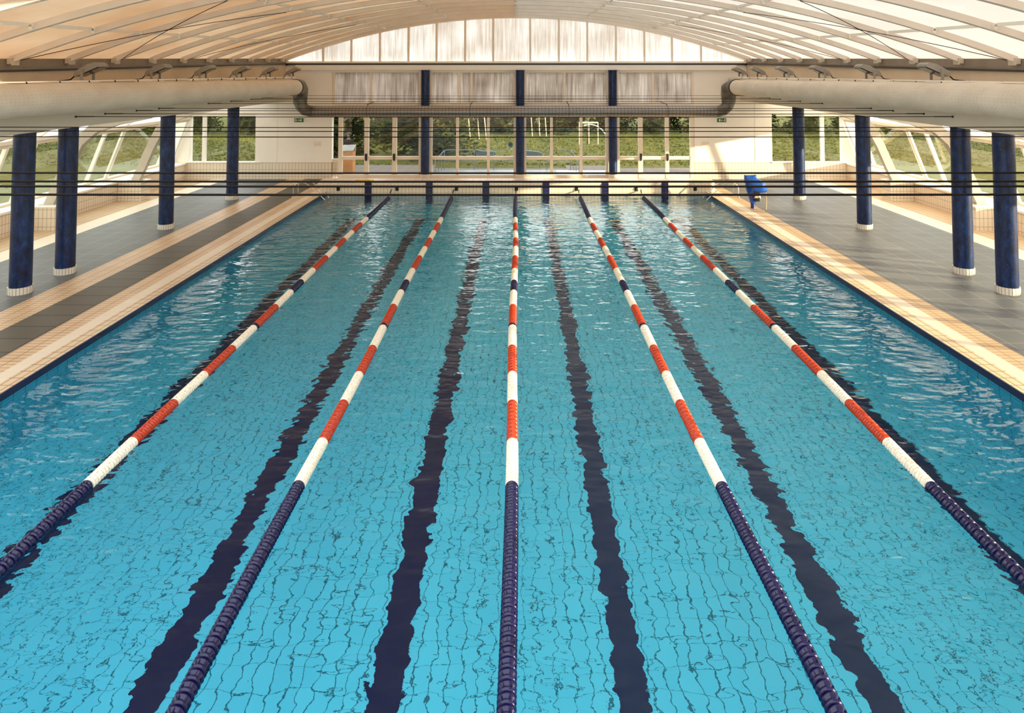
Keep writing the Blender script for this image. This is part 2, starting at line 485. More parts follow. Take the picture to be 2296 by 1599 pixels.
for x in LANES:
    mb.box(x - .14, x + .14, yf - .028, yf + .01, 0.0, ZP - .001, 2)
struct(mb.build('wall_pool_end', [M['parapet'], M['parapet_top'], M['navy_tile']]))

# ------------------------------------------------------------------ end wall (setting)
mb = MB()
T = .30
ZBASE = .12
for s in (-1, 1):
    i0 = 8.45 if s < 0 else 8.16
    def bx(a, b, z0, z1, mi, d=0.0):
        x0, x1 = sorted((s * a, s * b)); mb.box(x0, x1, EY - d, EY + T, z0, z1, mi)
    bx(i0, 11.95 if s < 0 else 11.72, .88, 5.12, 0)
    bx(i0, 16.2, 0, .88, 1)
    bx(11.95 if s < 0 else 11.72, 16.2, 3.08, 4.2, 0)
    bx(14.95, 16.2, .88, 3.1, 0)
    bx(11.7, 15.2, .86, .90, 0, .05)
    bx(10.93, 10.99, .88, 3.75, 2, .012)
mb.box(-8.45, 8.16, EY, EY + T, 2.98, 3.52, 0)
mb.box(-8.45, 8.16, EY, EY + T, 5.02, 5.12, 0)
mb.box(-11.95, 11.95, EY, EY + T, 5.12, 5.47, 0)
for a, b in ((-10.8, -10.5), (10.5, 10.8)): mb.box(a, b, EY + .0, EY + .1, 5.3, 5.64, 0)
for a, b in ((-4.40, -3.93), (-.06, .41), (4.19, 4.63)): mb.box(a, b, EY + .04, EY + .15, ZBASE, 5.1, 0)
struct(mb.build('wall_far', [M['white_wall'], M['wains_x'], M['frame_white']]))

mb = MB(); mb.box(-10.1, 10.1, EY - .16, EY, 5.10, 5.33, 0)
struct(mb.build('trim_1', M['frame_white']))
mb = MB(); mb.box(-10.6, 10.6, EY - .10, EY, 5.33, 5.41, 0)
struct(mb.build('trim_2', M['gutter']))
mb = MB(); mb.box(-10.55, 10.55, EY - .14, EY, 5.41, 5.50, 0)
struct(mb.build('trim_3', M['frame_white']))

def window(name, mats=None):
    o = empty(name); return struct(o)

# gable window
win_n = [0]
def new_window():
    win_n[0] += 1
    return window('window_%d' % win_n[0])
wn = new_window()
mb = MB()
N = 40
top = [(-10.55 + 21.1 * i / N) for i in range(N + 1)]
for i in range(N):
    a, b = top[i], top[i + 1]
    za, zb = max(5.5, arch_z(a, EY) - .02), max(5.5, arch_z(b, EY) - .02)
    mb.add([(a, EY + .05, 5.47), (b, EY + .05, 5.47), (b, EY + .05, zb), (a, EY + .05, za), (a, EY + .06, 5.47), (b, EY + .06, 5.47), (b, EY + .06, zb), (a, EY + .06, za)],
           [(0, 1, 2, 3), (7, 6, 5, 4)], 0)
mb.build('pane', M['gable_pane'], wn)
for x in (725, 788, 852, 916, 979, 1043, 1106, 1189, 1253, 1317, 1381, 1445, 1507, 1572):
    X = (x - 1162) / 48.7 + .09
    mb = MB(); mb.box(X - .045, X + .045, EY - .03, EY + .05, 5.48, arch_z(X, EY) - .05, 0)
    mb.build('mullion', M['frame'], wn)
mb = MB()
for i in range(N):
    a, b = top[i], top[i + 1]
    mb.bar((a, EY - .0, arch_z(a, EY) - .07), (b, EY - .0, arch_z(b, EY) - .07), .10, .12, (0, 0, 1), 0)
mb.build('frame', M['frame'], wn)

# clerestory windows between the columns
for x0, x1, mul in ((-8.42, -4.40, [-6.68]), (-3.94, -.05, [-2.62, -2.05]), (.40, 4.22, [2.22]), (4.62, 8.14, [6.28])):
    wn = new_window()
    mb = MB(); mb.box(x0, x1, EY + .10, EY + .115, 3.55, 5.05, 0); mb.build('pane', M['clere_pane'], wn)
    mb = MB()
    for X in (x0 + .03, x1 - .03): mb.box(X - .05, X + .05, EY + .01, EY + .13, 3.50, 5.08, 0)
    mb.box(x0, x1, EY + .011, EY + .129, 3.50, 3.60, 0); mb.box(x0, x1, EY + .011, EY + .129, 4.98, 5.08, 0)
    mb.build('frame', M['frame'], wn)
    for X in mul:
        mb = MB(); mb.box(X - .05, X + .05, EY + .0, EY + .12, 3.6, 4.98, 0); mb.build('mullion', M['frame'], wn)
    mb = MB(); mb.box(x0 + .1, x1 - .1, EY - .07, EY + .0, 3.50, 3.56, 0); mb.build('sill', M['frame_white'], wn)

# end wall side windows
for s in (-1, 1):
    wn = new_window()
    a, b = sorted((s * 11.95, s * 14.95))
    mb = MB(); mb.box(a, b, EY + .13, EY + .14, .88, 3.1, 0); mb.build('pane', M['glass'], wn)
    X = -14.32 if s < 0 else 14.05
    mb = MB(); mb.box(X - .08, X + .08, EY + .03, EY + .16, .9, 3.1, 0); mb.build('mullion', M['frame_white'], wn)
    mb = MB(); mb.box(a, b, EY + .05, EY + .15, 2.98, 3.08, 0); mb.build('frame', M['frame_white'], wn)

# glazed centre bays
ZB, ZM0, ZM1, ZT = .12, 1.0, 1.15, 3.0
def bay(x0, x1, mulls):
    wn = new_window()
    mb = MB(); mb.box(x0, x1, EY + .10, EY + .112, ZB + .15, ZT, 0); mb.build('pane', M['glass'], wn)
    mb = MB()
    mb.box(x0, x1, EY + .02, EY + .16, ZB, ZB + .19, 0)
    mb.box(x0, x1, EY + .021, EY + .159, ZT - .03, ZT + .05, 0)
    for X in (x0 + .04, x1 - .04): mb.box(X - .06, X + .06, EY + .022, EY + .158, ZB, ZT, 0)
    mb.build('frame', M['frame'], wn)
    mb = MB(); mb.box(x0, x1, EY + .01, EY + .15, ZM0, ZM1, 0); mb.build('rail', M['frame'], wn)
    for X in mulls:
        mb = MB(); mb.box(X - .06, X + .06, EY + .015, EY + .155, ZB + .19, ZT, 0); mb.build('mullion', M['frame'], wn)
    return wn
bay(-3.95, -.02, [-2.70, -1.28])
bay(.36, 4.20, [1.62, 2.98])

# door sets: a fixed light on each side of a panic-bar door
door_n = [0]
def doorset(x0, x1, st):
    door_n[0] += 1
    d = struct(empty('door_%d' % door_n[0]))
    mb = MB(); mb.box(x0, x1, EY + .10, EY + .112, ZB + .15, ZT, 0); mb.build('pane', M['glass'], d)
    mb = MB()
    mb.box(x0, x1, EY + .02, EY + .16, ZB, ZB + .20, 0)
    mb.box(x0, x1, EY + .021, EY + .159, ZT - .03, ZT + .05, 0)
    mb.box(x0, x1, EY + .019, EY + .15, ZM0, ZM1, 0)
    for X, w in st: mb.box(X - w, X + w, EY - .0, EY + .158, ZB, ZT, 0)
    mb.build('frame', M['frame'], d)
    for X in (st[1][0], st[2][0]):
        mb = MB()
        mb.box(X - .045, X + .045, EY - .09, EY - .02, 1.0, 1.28, 0)
        mb.box(X - .02, X + .02, EY - .03, EY + .02, 1.08, 1.20, 0)
        mb.box(X - .03, X + .03, EY - .06, EY, .95, 1.0, 0)
        mb.build('handle', M['black'], d)
    return d
doorset(-8.12, -4.36, [(-8.06, .09), (-6.86, .10), (-5.58, .10), (-4.42, .05)])
doorset(4.60, 8.14, [(4.68, .06), (5.70, .10), (6.92, .08), (8.06, .09)])
wn = new_window()
mb = MB(); mb.box(-8.45, -8.14, EY + .18, EY + .19, .9, 3.0, 0); mb.build('pane', M['glass'], wn)
mb = MB(); mb.box(-8.45, -8.14, EY + .1, EY + .26, .86, 1.02, 0); mb.box(-8.45, -8.14, EY + .13, EY + .26, 0.1, .86, 1); mb.build('frame', [M['frame'], M['wains_x']], wn)

# ------------------------------------------------------------------ side walls, frieze, beams, roof sheets
PIER_Y = [2.2, 6.9, 11.8, 16.6, 21.4, 26.2]
for s in (-1, 1):
    nm = 'left' if s < 0 else 'right'
    mb = MB()
    def sx(a, b): return sorted((s * a, s * b))
    a, b = sx(WX, WX + .75)
    mb.box(a, b, NY, EY, 0, .80, 0)
    a, b = sx(WX - .03, WX + .78)
    mb.box(a, b, NY, EY, .80, .86, 1)
    for py in PIER_Y:
        a, b = sx(14.2, WX + .02)
        mb.box(a, b, py - .32, py + .32, DZ, .82, 2)
        a, b = sx(14.17, WX + .02)
        mb.box(a, b, py - .34, py + .34, .82, .862, 1)
    struct(mb.build('wall_' + nm, [M['wains_y'], M['white_wall'], M['wains_p']]))
    # frieze wall above the beam
    mb = MB()
    for i in range(20):
        y0 = NY + (EY - NY) * i / 20; y1 = NY + (EY - NY) * (i + 1) / 20
        x0, x1 = s * 10.6, s * 10.75
        z0, z1 = arch_z(10.6, y0) - .01, arch_z(10.6, y1) - .01
        vs = [(x0, y0, 4.2), (x0, y1, 4.2), (x0, y1, z1), (x0, y0, z0), (x1, y0, 4.2), (x1, y1, 4.2), (x1, y1, z1), (x1, y0, z0)]
        mb.add(vs, [(0, 1, 2, 3), (7, 6, 5, 4), (3, 2, 6, 7)], 0)
    struct(mb.build('wall_%s_upper' % nm, M['frieze']))
    mb = MB()
    mb.bar((s * 10.56, NY, arch_z(10.6, NY) - .27), (s * 10.56, EY - .17, arch_z(10.6, EY) - .27), .10, .045, (0, 0, 1), 0)
    mb.bar((s * 10.57, NY, arch_z(10.6, NY) - .12), (s * 10.57, EY - .17, arch_z(10.6, EY) - .12), .05, .20, (0, 0, 1), 1)
    struct(mb.build('trim_%d' % (5 if s < 0 else 6), [M['gutter'], M['flash']]))
    mb = MB()
    a, b = sx(10.3, 11.5); mb.box(a, b, NY, EY, 3.70, 4.22, 0)
    a, b = sx(9.75, 10.62); mb.box(a, b, NY, EY, 4.66, 4.74, 0)
    struct(mb.build('trim_%d' % (7 if s < 0 else 8), M['beam']))
    # aisle roof
    mb = MB()
    a3 = [(11.4, 4.08), (13.2, 3.78), (14.45, 3.38), (14.98, 2.97)]
    for (xa, za), (xb, zb) in zip(a3, a3[1:]):
        mb.add([(s * xa, NY, za), (s * xb, NY, zb), (s * xb, EY, zb), (s * xa, EY, za), (s * xa, NY, za + .03), (s * xb, NY, zb + .03), (s * xb, EY, zb + .03), (s * xa, EY, za + .03)],
               [(0, 1, 2, 3), (7, 6, 5, 4)], 0)
    struct(mb.build('ceiling_%s_aisle' % nm, M['aisle']))
    mb = MB(); mb.obox((s * 14.93, (NY + EY) / 2, 2.91), (1, 0, 0), (0, 1, 0), (0, 0, 1), .08, (EY - NY) / 2, .055)
    struct(mb.build('trim_%d' % (9 if s < 0 else 10), M['frame']))

# main vault sheet: left half carries painted warm light, right half plain
for s in (-1, 1):
    mb = MB()
    nx = 22
    # unseen roof opening added to light the near water; right strip blocks sun
    for y0, y1, i0 in ((NY, 8.4, 6 if s > 0 else nx), (8.4, 20.0, 0), (20.0, EY + .1, 0)):
        for i in range(i0, nx):
            x0, x1 = s * 10.75 * i / nx, s * 10.75 * (i + 1) / nx
            q = [(x0, y0, arch_z(x0, y0)), (x1, y0, arch_z(x1, y0)), (x1, y1, arch_z(x1, y1)), (x0, y1, arch_z(x0, y1))]
            q2 = [(a, b, c_ + .02) for a, b, c_ in q]
            mb.add(q + q2, [(0, 1, 2, 3), (7, 6, 5, 4)], 0, False)
    struct(mb.build('ceiling_left' if s < 0 else 'ceiling_right', M['roof_warmlit'] if s < 0 else M['roof']))
mb = MB(); mb.box(-16, 16, NY - .3, NY, -.2, 4.2, 0)
struct(mb.build('wall_back', M['white_wall']))

# sloping side windows, one per bay
GZ0, GZ1, GX0, GX1 = .86, 2.86, 15.72, 14.97
def gx(z): return GX0 + (GX1 - GX0) * (z - GZ0) / (GZ1 - GZ0)
BAYS = [(31.15, 26.2), (26.2, 21.4), (21.4, 16.6), (16.6, 11.8), (11.8, 6.9), (6.9, 2.2), (2.2, NY)]
for s in (-1, 1):
    for y1, y0 in BAYS:
        wn = new_window()
        mb = MB()
        o = .01
        mb.add([(s * gx(GZ0), y0, GZ0), (s * gx(GZ0), y1, GZ0), (s * gx(GZ1), y1, GZ1), (s * gx(GZ1), y0, GZ1)] +
               [(s * (gx(GZ0) + o), y0, GZ0), (s * (gx(GZ0) + o), y1, GZ0), (s * (gx(GZ1) + o), y1, GZ1), (s * (gx(GZ1) + o), y0, GZ1)], [(0, 1, 2, 3), (7, 6, 5, 4)])
        mb.build('pane', M['glass_green'], wn)
        up = Vector((s * (GX1 - GX0), 0, GZ1 - GZ0)).normalized()
        nrm = Vector((-s * up.z, 0, s * up.x))
        mb = MB()
        for z, hh in ((GZ0 + .05, .05), (GZ1 - .05, .05)):
            mb.obox((s * gx(z), (y0 + y1) / 2, z), (0, 1, 0), up, nrm, (y1 - y0) / 2, hh, .05)
        mb.build('frame', M['frame'], wn)
        for yy in (y1 - .10, y1 - 1.30, y1 - 2.55):
            mb = MB()
            zc = (GZ0 + GZ1) / 2; L = (GZ1 - GZ0) / 2 / up.z
            mb.obox(Vector((s * gx(zc), yy, zc)), (0, 1, 0), up, nrm, .042, L, .06)
            for dy in ((-.075, .075) if yy > y1 - .2 else (.075,)):
                mb.obox(Vector((s * gx(zc), yy + dy, zc)), (0, 1, 0), up, nrm, .022, L, .035)
            # carried on across the aisle roof
            mb.bar((s * 14.93, yy, 2.95), (s * 14.42, yy, 3.33), .07, .07); mb.bar((s * 14.42, yy, 3.33), (s * 13.2, yy, 3.72), .07, .07); mb.bar((s * 13.2, yy, 3.72), (s * 11.5, yy, 4.0), .07, .07)
            mb.build('mullion', M['frame_white'], wn)

# ------------------------------------------------------------------ tilted ribs on the piers
def rib_mesh(s):
    path = [(-14.55, .86), (-14.28, 1.5), (-13.98, 2.2), (-13.66, 2.82), (-13.2, 3.24), (-12.5, 3.48), (-11.5, 3.68)]
    hw = [.15, .15, .15, .16, .16, .15, .14]
    vs = []
    for i, (x, z) in enumerate(path):
        x0, z0 = path[max(i - 1, 0)]; x1, z1 = path[min(i + 1, len(path) - 1)]
        d = Vector((x1 - x0, z1 - z0)).normalized(); nn = Vector((-d.y, d.x))
        if i == 0: nn = Vector((-1, 0))
        for sg in (1, -1):
            px_, pz_ = x + nn.x * hw[i] * sg, z + nn.y * hw[i] * sg
            for yy in (-.11, .11): vs.append((-s * px_, yy, pz_))
    fs = []
    for i in range(len(path) - 1):
        b = i * 4
        for p_, q in ((0, 1), (1, 3), (3, 2), (2, 0)):
            fs.append((b + p_, b + q, b + 4 + q, b + 4 + p_))
    fs += [(0, 2, 3, 1), (len(vs) - 4, len(vs) - 3, len(vs) - 1, len(vs) - 2)]
    return MB().add(vs, fs)
for s in (-1, 1):
    me = rib_mesh(s).mesh('glazing_rib', M['rib'])
    mp = MB()
    x0, x1 = sorted((s * 14.32, s * 14.82))
    mp.box(x0, x1, -.17, .17, .862, .885)
    mep = mp.mesh('foot_plate', M['rib'])
    for k, py in enumerate(reversed(PIER_Y[2:])):
        o = empty('glazing_rib', (0, py, 0))
        b = bpy.data.objects.new('rib_body', me); COL.objects.link(b); b.parent = o
        b = bpy.data.objects.new('foot_plate', mep); COL.objects.link(b); b.parent = o
        tag(o, 'beige bent steel rib leaning over the %s tiled wall, %s from the glazed end wall' % ('left' if s < 0 else 'right', ORD[k]), 'rib', 'bent ribs of the side aisles')

# ------------------------------------------------------------------ columns
def column_meshes(z0, z1, r=.215, ft=.15):
    a = MB()
    a.lathe([(r, z0 + ft - .01), (r, z1)], n=36)
    a.lathe([(r + .004, z1 - .05), (r + .012, z1 - .04), (r + .012, z1)], n=36)
    b = MB()
    n, rr, zt = 22, r + .022, z0 + ft
    for k in range(n):
        a0 = 2 * math.pi * k / n
        for w0, w1, r2, mi in ((.06, .94, rr, 0), (.94, 1.06, rr - .006, 1)):
            t0, t1 = a0 + w0 * 2 * math.pi / n, a0 + w1 * 2 * math.pi / n
            p0, p1 = (r2 * math.cos(t0), r2 * math.sin(t0)), (r2 * math.cos(t1), r2 * math.sin(t1))
            q0, q1 = (r * math.cos(t0), r * math.sin(t0)), (r * math.cos(t1), r * math.sin(t1))
            b.add([(*p0, z0), (*p1, z0), (*p1, zt), (*p0, zt), (*q0, zt), (*q1, zt)], [(0, 1, 2, 3), (3, 2, 5, 4)], mi)
    return a.mesh('shaft', M['column']), b.mesh('tiled_foot', [M['ring_tile'], M['ring_grout']])
ms, mf = column_meshes(0, 3.70 - DZ)
def put_column(x, y, z, ms, mf, label, group):
    o = empty('column', (x, y, z), rnd.uniform(0, 6))
    for nm, me in (('shaft', ms), ('tiled_foot', mf)):
        b = bpy.data.objects.new(nm, me); COL.objects.link(b); b.parent = o
    b['label'] = 'white tiled foot ring'
    tag(o, label, 'column', group)
for s, nm in ((-1, 'left'), (1, 'right')):
    for k, yy in enumerate((26.3, 21.4, 16.68, 15.2)):
        put_column(s * 10.92, yy, DZ, ms, mf, 'mottled blue round column on the %s pool deck, %s from the glazed end wall' % (nm, ORD[k]), 'blue columns beside the pool')
ms2, mf2 = column_meshes(0, 5.10 - DZ, .19, .27)
for x, w in ((-4.14, 'beside the glazed doors on the left'), (.18, 'in the middle of the glazed end wall'), (4.40, 'beside the glazed doors on the right')):
    put_column(x, EY - .24, DZ, ms2, mf2, 'tall dark blue round column ' + w, 'blue columns of the end wall')

# ------------------------------------------------------------------ roof arches with purlins
ARCH_Y = [30.35 - 1.8 * k for k in range(13)]
PURL = [-8.75, -5.85, -2.95, 0.0, 2.95, 5.85, 8.75]
def arch_meshes():
    N = 36
    body = MB(); flange = MB()
    xs = [-10.5 + 21.0 * i / N for i in range(N + 1)]
    def band(mb, w, zt, zb):
        vs = []
        for x in xs:
            z = arch_z(x, EY)
            for yy, zz in ((-w, z - zt), (w, z - zt), (w, z - zb), (-w, z - zb)): vs.append((x, yy, zz))
        fs = []
        for i in range(N):
            for p_, q in ((0, 1), (1, 2), (2, 3), (3, 0)): fs.append((i * 4 + p_, i * 4 + q, i * 4 + 4 + q, i * 4 + 4 + p_))
        fs += [(3, 2, 1, 0), (N * 4, N * 4 + 1, N * 4 + 2, N * 4 + 3)]
        mb.add(vs, fs)
    band(body, .035, .005, .12)
    band(flange, .055, .12, .15)
    return body.mesh('web', M['cream_paint']), flange.mesh('lower_flange', M['cream_paint'])
mweb, mfl = arch_meshes()
mpur = {}
for x in PURL:
    b = MB(); z = arch_z(x, EY) - .075
    b.box(x - .03, x + .03, .04, 1.76, z - .0, z + .065)
    b.box(x - .025, x + .025, .04, .09, z - .05, z + .04)
    mpur[x] = b.mesh('purlin', M['frame_white'])
mft = {}
for s in (-1, 1):
    b = MB(); z = arch_z(10.5, EY)
    b.box(s * 10.47 - .06, s * 10.47 + .06, -.07, .07, z - .165, z - .04)
    b.box(s * 10.40 - .02, s * 10.40 + .02, -.09, .09, z - .19, z - .10)
    mft[s] = b.mesh('foot_bracket', M['rib'])
for k, yy in enumerate(ARCH_Y):
    o = empty('roof_arch', (0, yy, 0.021 * (yy - EY)))
    parts = [('web', mweb), ('lower_flange', mfl)] + [('foot_bracket', mft[s]) for s in (-1, 1)]
    if k > 0: parts += [('purlin', mpur[x]) for x in PURL]
    for nm, me in parts:
        b = bpy.data.objects.new(nm, me); COL.objects.link(b); b.parent = o
        if nm == 'purlin': b.rotation_euler = (math.atan(.021), 0, 0)
    tag(o, 'cream steel roof arch spanning the whole hall, %s from the gable window' % ORD[k], 'roof arch', 'curved roof arches')

# thin bracing rods crossing under the sheet
def brace(x0, y0, x1, y1, label):
    mb = MB()
    pts = []
    for i in range(15):
        f_ = i / 14
        x, y = x0 + (x1 - x0) * f_, y0 + (y1 - y0) * f_
        pts.append((x, y, arch_z(x, y) - .16))
    mb.tube(pts, .008, 5)
    tag(mb.build('bracing_rod', M['wire']), label, 'rod', 'thin bracing rods under the roof')
for s, nm in ((-1, 'left'), (1, 'right')):
    brace(s * 10.3, 14.15, s * 6.0, 17.75, 'thin dark bracing rod under the %s half of the roof, near end at the eaves' % nm)
    brace(s * 10.3, 17.75, s * 6.0, 14.15, 'thin dark bracing rod under the %s half of the roof, far end at the eaves' % nm)
    brace(s * 10.3, 21.35, s * 5.9, 24.95, 'thin dark bracing rod above the middle of the %s air duct, rising towards the gable' % nm)

# ------------------------------------------------------------------ air ducts
for s, nm in ((-1, 'left'), (1, 'right')):
    o = empty('fabric_duct', (s * 9.35, 16.0, 4.45))
    pts, rs = [], []
    L = 80
    for i in range(L + 1):
        f_ = i / L
        y = -2.5 + 31.2 * f_
        zc = 4.46 - .10 * max(0, (y - 12) / 16.6)
        pts.append((0, y - 16.0, zc - 4.45 + .004 * math.sin(y * 2.4)))
        rs.append(.325 + .008 * math.sin(y * 1.9 + s) + .005 * math.sin(y * 5.3))
    mb = MB(); mb.tube(pts, rs, 28)
    mb.build('fabric_tube', M['fabric'], o)
    mb = MB(); mb.box(-.02, .02, -18.4, 12.6, .335, .362)
    tr_ = mb.build('top_rail', M['frame_white'], o)
    y = 10.6
    for k in range(24):
        yy = 28.2 - .95 * k - 16.0
        mb = MB()
        mb.tube([(.0, yy, .36), (.03, yy, .34), (.035, yy + .01, .31), (.01, yy, .29)], .012, 6)
        mb.build('hook', M['wire'], tr_)
    tag(o, 'long beige fabric air duct hanging along the %s side of the pool hall' % nm, 'air duct', 'fabric air ducts')

# spiral metal duct joining both fabric ducts across the end wall
o = empty('metal_duct', (0, 29.75, 3.29))
r = .245
mb = MB(); mb.tube([(-8.95 + .1, 0, 0), (8.78, 0, 0)], r, 28)
mb.build('spiral_tube', M['metal_duct'], o)
for s, xe in ((-1, 9.45), (1, 9.30)):
    pts = [(s * (8.7), 0, 0)]
    # lower elbow up to vertical
    for k in range(0, 4):
        a = R(30 * k)
        pts.append((s * (xe - .45 + .45 * math.sin(a)), 0, .45 - .45 * math.cos(a)))
    pts.append((s * xe, 0, .62))
    mb = MB(); mb.tube(pts, [r, r, r + .01, r + .02, .30, .31], 24, smooth=False)
    mb.build('elbow', M['metal_elbow'], o)
    pts = [(s * xe, 0, .60), (s * xe, -.04, .78), (s * (xe - .04), -.18, .95), (s * 9.38, -.45, 1.06), (s * 9.35, -.95, 1.07)]
    mb = MB(); mb.tube(pts, [.31, .335, .345, .345, .345], 24, smooth=False)
    mb.build('elbow', M['metal_elbow'], o)
    mb = MB(); mb.lathe([(.335, -.04), (.352, -.04), (.352, .04), (.335, .04)], (s * 9.35, -1.0, 1.07), 'y', 24)
    mb.build('collar', M['gutter'], o)
for X in (-6.5, -2.0, 2.3, 6.6):
    mb = MB(); mb.tube([(X, .0, r), (X, .0, .3), (X, 1.4, .36)], .02, 6); mb.lathe([(r + .006, -.02), (r + .006, .02)], (X, 0, 0), 'x', 24)
    mb.build('hanger', M['metal_elbow'], o)
tag(o, 'grey spiral metal air duct running across in front of the end wall', 'air duct')

# ------------------------------------------------------------------ floodlights
def flood_parts(s):
    # local frame: pool is towards -s*x
    P = {}
    d = -s
    ax = Vector((d * math.cos(R(24)), 0, math.sin(R(24)))); az = Vector((-d * math.sin(R(24)), 0, math.cos(R(24)))); ay = Vector((0, 1, 0))
    c = Vector((d * .05, 0, .27))
    mb = MB()
    prof = [(-.30, -.035), (-.27, -.07), (.30, -.07), (.32, -.02), (.27, .055), (.10, .085), (-.22, .05)]
    vs = []
    for yy in (-.2, .2):
        for u, w in prof: vs.append(c + ax * u + az * w + ay * yy)
    n = len(prof)
    mb.add(vs, [tuple(range(n)), tuple(range(2 * n - 1, n - 1, -1))] + [(i, (i + 1) % n, (i + 1) % n + n, i + n) for i in range(n)])
    P['housing'] = mb.mesh('housing', M['flood'])
    mb = MB(); mb.obox(c + ax * .12 - az * .08, ax, ay, az, .17, .17, .012)
    P['lens'] = mb.mesh('lens', M['flood_lens'])
    mb = MB()
    for yy in (-.22, .22): mb.box(-.03, .03, yy - .012, yy + .012, 0, .27)
    mb.box(-.03, .03, -.23, .23, 0, .02)
    P['bracket'] = mb.mesh('bracket', M['flood'])
    mb = MB(); mb.box(-.09, .09, -.30, .30, -.05, 0)
    mb.box(-.05, .05, -.9, -.30, -.05, -.015)
    P['base_shelf'] = mb.mesh('base_shelf', M['frame_white'])
    mb = MB()
    mb.tube([(-d * .22, 0, .16), (-d * .25, -.1, .10), (-d * .20, -.3, .03), (-d * .1, -.6, .02), (-d * .08, -.95, .0)], .014, 6)
    P['cable'] = mb.mesh('cable', M['wire'])
    return P
for s, nm, ys in ((-1, 'left', (29.9, 27.1, 24.3, 21.5, 18.7, 15.75)), (1, 'right', (29.9, 27.6, 24.8, 21.9, 18.9, 15.9))):
    P = flood_parts(s)
    for k, yy in enumerate(ys):
        o = empty('floodlight', (s * 9.9, yy, 4.79))
        hs = None
        for pn, me in P.items():
            b = bpy.data.objects.new(pn, me); COL.objects.link(b); b.parent = hs if pn == 'lens' else o
            if pn == 'housing': hs = b
            if pn == 'lens': b['label'] = 'dark glass front'
        tag(o, 'grey floodlight above the %s air duct, %s from the end wall' % (nm, ORD[k]), 'floodlight', 'floodlights along the eaves')

# ------------------------------------------------------------------ overhead cables
WY = [30.45, 27.55, 26.4, 24.55, 22.77, 19.64, 18.49, 17.09, 15.96, 12.89, 12.06, 11.01, 7.08, 6.53, 6.25, 5.83]
mt = MB()
mt.tube([(0, 0, 0), (.45, 0, 0)], .012, 8); mt.box(-.005, .03, -.015, .015, -.025, .018)
mturn = mt.mesh('turnbuckle', M['black'])
for k, yy in enumerate(WY):
    o = empty('overhead_cable', (0, yy, 3.95))
    rr = .0085 if yy > 10 else .0105
    pts = [(-10.3 + 20.6 * i / 24, 0, -.012 * math.sin(math.pi * i / 24)) for i in range(25)]
    mb = MB(); mb.tube(pts, rr, 6)
    mb.build('line', M['wire'], o)
    for s in (-1, 1):
        b = bpy.data.objects.new('turnbuckle', mturn); COL.objects.link(b); b.parent = o
        b.location = (s * 10.3, 0, 0); b.rotation_euler = (0, 0, math.pi if s > 0 else 0)
    tag(o, 'thin dark cable stretched across the hall above the water, %s from the end wall' % ORD[k], 'cable', 'dark cables across the hall')

# ------------------------------------------------------------------ lane ropes
PITCHF = .107
def float_builder():
    mb = MB()
    mb.lathe([(.026, -.050), (.045, -.050), (.074, -.039), (.080, -.030), (.076, -.020), (.062, -.010), (.060, 0), (.062, .010), (.076, .020), (.080, .030), (.074, .039), (.045, .050), (.026, .050)], axis='y', n=18)
    for k in range(6):
        a = 2 * math.pi * k / 6 + .5
        u = Vector((math.cos(a), 0, math.sin(a))); v = Vector((-math.sin(a), 0, math.cos(a)))
        mb.obox(u * .064, u, (0, 1, 0), v, .012, .026, .0035)
    return mb
fb = float_builder()
FM = {c: fb.mesh('float', M['float_' + c]) for c in ('blue', 'white', 'red')}
SECT = [(2.6, 'blue'), (8.32, 'white'), (9.33, 'red'), (10.36, 'white'), (11.36, 'red'), (12.41, 'white'), (13.36, 'red'), (14.5, 'white'), (15.5, 'blue'),
        (16.27, 'white'), (17.25, 'red'), (18.4, 'white'), (19.35, 'red'), (20.35, 'white'), (21.3, 'red'), (22.4, 'white'), (23.25, 'blue')]
def col_at(y):
    if 13.36 <= y < 13.47: return 'blue'
    c = 'blue'
    for y0, cc in SECT:
        if y >= y0: c = cc
    return c
ROPE_X = [-5.06, -2.54, 0.0, 2.54, 5.06]
ROPE_W = ['floating lane rope of red, white and navy discs, ' + w for w in ('leftmost of the five', 'second from the left', 'in the middle', 'second from the right', 'rightmost of the five')]
def rope_xy(i, y):
    return ROPE_X[i] + .018 * math.sin(y * .55 + i * 1.7), .018 + .006 * math.sin(y * .9 + i)
